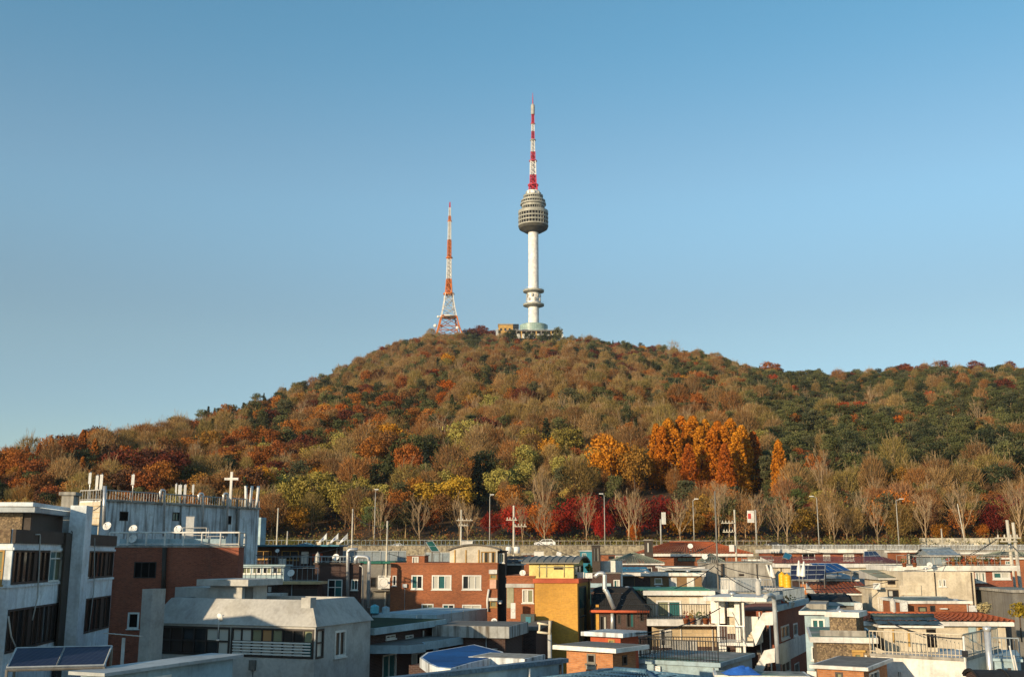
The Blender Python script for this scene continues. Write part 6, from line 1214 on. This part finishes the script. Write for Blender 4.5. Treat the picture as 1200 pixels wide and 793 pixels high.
def gasbottle(px,py,Y,label,m='greyp',h=1.0):
    p=P(px,py,Y); r=thing('gas_cylinder',label,'gas cylinder',tuple(p)); b=MB(); b.use(C[m]); b.lathe(p,[(0,0),(.17,0),(.18,.05),(.18,h*.78),(.12,h*.9),(.05,h*.94),(.05,h),(0,h)],14); b.build('bottle',None,r); b=MB(); b.use(C['ink']); b.lathe(p+UP*h,[(.06,0),(.06,.08),(0,.09)],8); b.build('valve',None,r)
def rack(x0,y0,x1,y1,Y,label,m='white',name='drying_rack',cat='rack'):
    a,c=P(x0,y1,Y),P(x1,y0,Y); r=thing(name,label,cat,((a.x+c.x)/2,Y,a.z)); b=MB(); b.use(C[m])
    for x in(a.x,c.x):
        for yy in(Y,Y+.6): b.tube([(x,yy,a.z),(x,yy,c.z)],.025,5)
        for zz in(c.z,(a.z+c.z)/2): b.tube([(x,Y,zz),(x,Y+.6,zz)],.02,5)
    for k in range(5): b.tube([(a.x,Y+.15*k,c.z),(c.x,Y+.15*k,c.z)],.018,4)
    for zz in((a.z+c.z)/2,): b.tube([(a.x,Y,zz),(c.x,Y,zz)],.02,4); b.tube([(a.x,Y+.6,zz),(c.x,Y+.6,zz)],.02,4)
    b.build('frame',None,r); return r
rack(1033,700,1045,716,90,'white pipe drying rack before the low cream annex'); rack(1047,703,1055,716,88,'smaller white pipe rack beside the low orange house'); rack(213,618,242,636,78,'white pipe rack around the tall white cabinet'); rack(243,628,262,639,77.6,'low white pipe rack at the end of the brick roof deck')
rack(318,664,330,676,83.6,'grey pipe rack on the terrace house roof','greysheet'); rack(1063,650,1080,660,96.4,'dark frame rack on the flowerpot terrace','concd')
for a in((537,657,92,.6,'steel vent beside the arched rooftop shed'),(655,703,69,.4,'small vent before the yellow brick wall') if False else (610,656,96,.5,'steel vent on the black corrugated lean-to house'),
 (757,669,98,.5,'steel vent on the panel house roof edge'),(806,668,98,.5,'second steel vent on the panel house, nearer the awning'),(735,687.5,77.5,.4,'small vent at the green roof edge of the cream house'),(858,694,66.5,.4,'steel vent on the white flat stair roof'),(985,714.5,54,.3,'small vent on the mottled stair room roof'),(1120,702,81,.4,'steel vent on the low orange house roof'),(1085,665,93,.4,'steel vent on the big blank cream block'),(480,716,75,.4,'steel vent on the pale blue terrace'),(965,641,152,.6,'steel vent on the white edge of the brick row house')): vent(*a)
for a in((1047,719,70.5,'grey gas cylinder behind the orange scalloped tile roof'),(889,697,68.5,'grey gas cylinder on the white flat stair roof'),(548,662,90.8,'grey gas cylinder by the arched rooftop shed'),(446,663,89,'grey gas cylinder next to the steel flues') if False else (372,661.5,88.6,'grey gas cylinder on the brown flat-roofed house')): gasbottle(*a)
acunit(1056,706,1063,716,79.5,'white outdoor unit beside the low orange house gutter'); acunit(845,690,853,697,79,'white outdoor unit under the white sheet-metal hut'); acunit(465,662,471,668,89.8,'white outdoor unit on the orange-brick house roof edge') if False else None; acunit(1024,683,1031,690,92.4,'white outdoor unit on the cream annex roof'); acunit(1002,706,1010,714,80,'white outdoor unit behind the mottled stair room'); acunit(443,676,457,689,95.6,'pale outdoor unit on the dim green-grey house'); acunit(327,654,335,662,107.4,'pale outdoor unit under the teal canopy')
for i,(px,py,Y) in enumerate(((915,712,70.8),(921,711.5,71.2),(928,711,72.4),(1060,664,93),(1072,664,93.2))): pot(G(px,Y,P(px,py,Y).z).x,Y,P(px,py,Y).z,['small potted plant on the brick side roof of the white stair house','small potted plant on the big blank cream block roof'][i>2],i+1,['pots on the white stair house roof','pots on the cream block'][i>2])
boxthing('plant_trough','long dark planter trough on the brick side roof of the white stair house','planter',912,713,935,717,70.4,.5,'concd') if False else None
# overhead cables
def cable(a,c,sag,label,r=.02):
    pts=[a.lerp(c,k/12)-UP*sag*4*(k/12)*(1-k/12) for k in range(13)]; b=MB(); b.use(C['ink']); b.tube(pts,r,5,caps=False); o=b.build('power_cable',None); tag(o,label,'cable')
cable(P(838,660,86),P(905,676,84),.15,'black cable sloping across the big plain concrete wall',.03); cable(P(838,658,86),P(776,664,103),.3,'black cable from the banded pole to the awning',.03); cable(P(454,648,96),P(592,661,91),.5,'black cable crossing before the arched rooftop shed',.028); cable(P(1187,640,104),P(1215,655,90),.4,'black cable leaving the nearer twin pole',.03); cable(P(602,612,130),P(838,600,86),1.2,'thin black cable high across the road between two utility poles',.016) if False else None
for a,c,s_,l in((P(602,610,130),P(540,612,170),.8,'thin black cable linking the two crossarmed poles behind the roofs'),(P(602,612,130),P(690,656,92),.7,'thin cable running from the slanted-arm pole to the glazed lift shaft'),(P(860,612,140),P(1010,650,150),1.2,'long thin cable from the side-armed pole to the brick row house'),(P(1170,630,104),P(1060,668,92),.8,'thin cable from the twin poles to the big blank cream block'),
  (P(1168,632,104),P(905,688,84),1.6,'long sagging cable from the twin poles to the white roof hut'),(P(838,662,86),P(762,696,76),.4,'thin cable from the banded pole to the green roof edge'),(P(838,664,86),P(905,700,68),.3,'thin cable from the banded pole to the white stair roof'),(P(454,615,96),P(413,600,178),.8,'thin cable between the two plain poles near the flags'),(P(454,618,96),P(300,650,86),.9,'long cable from the plain pole to the terrace house'),
  (P(860,622,140),P(775,655,119),.7,'thin cable from the side-armed pole to the mossy tiled roof'),(P(745,742,55),P(844,712,66),.3,'thin cable over the deck railing to the white stair house'),(P(1129,748,46.5),P(1040,728,54),.2,'thin cable from the meter pole to the rooftop room'),(P(89,596,56),P(118,592,88),.3,'black cable between the tiled office block and the church')): cable(a,c,s_,l,.03)
cable(P(640,748,50),P(673,757,46),.1,'thin black cable in front of the yellow brick wall',.012); cable(P(860,612,140),P(838,640,86),.5,'black cable between the banded pole and the side-armed pole',.02)

# ---------------------------------------------------------------- air
def haze():
    m=bpy.data.materials.new('haze'); m.use_nodes=True; t=m.node_tree; t.nodes.clear(); o=nn(t,'OutputMaterial'); v=nn(t,'VolumePrincipled')
    v.inputs['Color'].default_value=(.80,.87,.95,1); v.inputs['Density'].default_value=HAZE; v.inputs['Anisotropy'].default_value=.3; t.links.new(v.outputs[0],o.inputs['Volume'])
    b=MB(); b.frame((-2600,-900,-41.5),V((5200,0,0)),V((0,3600,0)),V((0,0,560))); ob=b.build('haze',m); tag(ob,'thin blue autumn air over the town and hill','haze',kind='stuff')
HAZE=.00006
haze()

for o in bpy.data.objects:
    if '_w' in o: del o['_w']
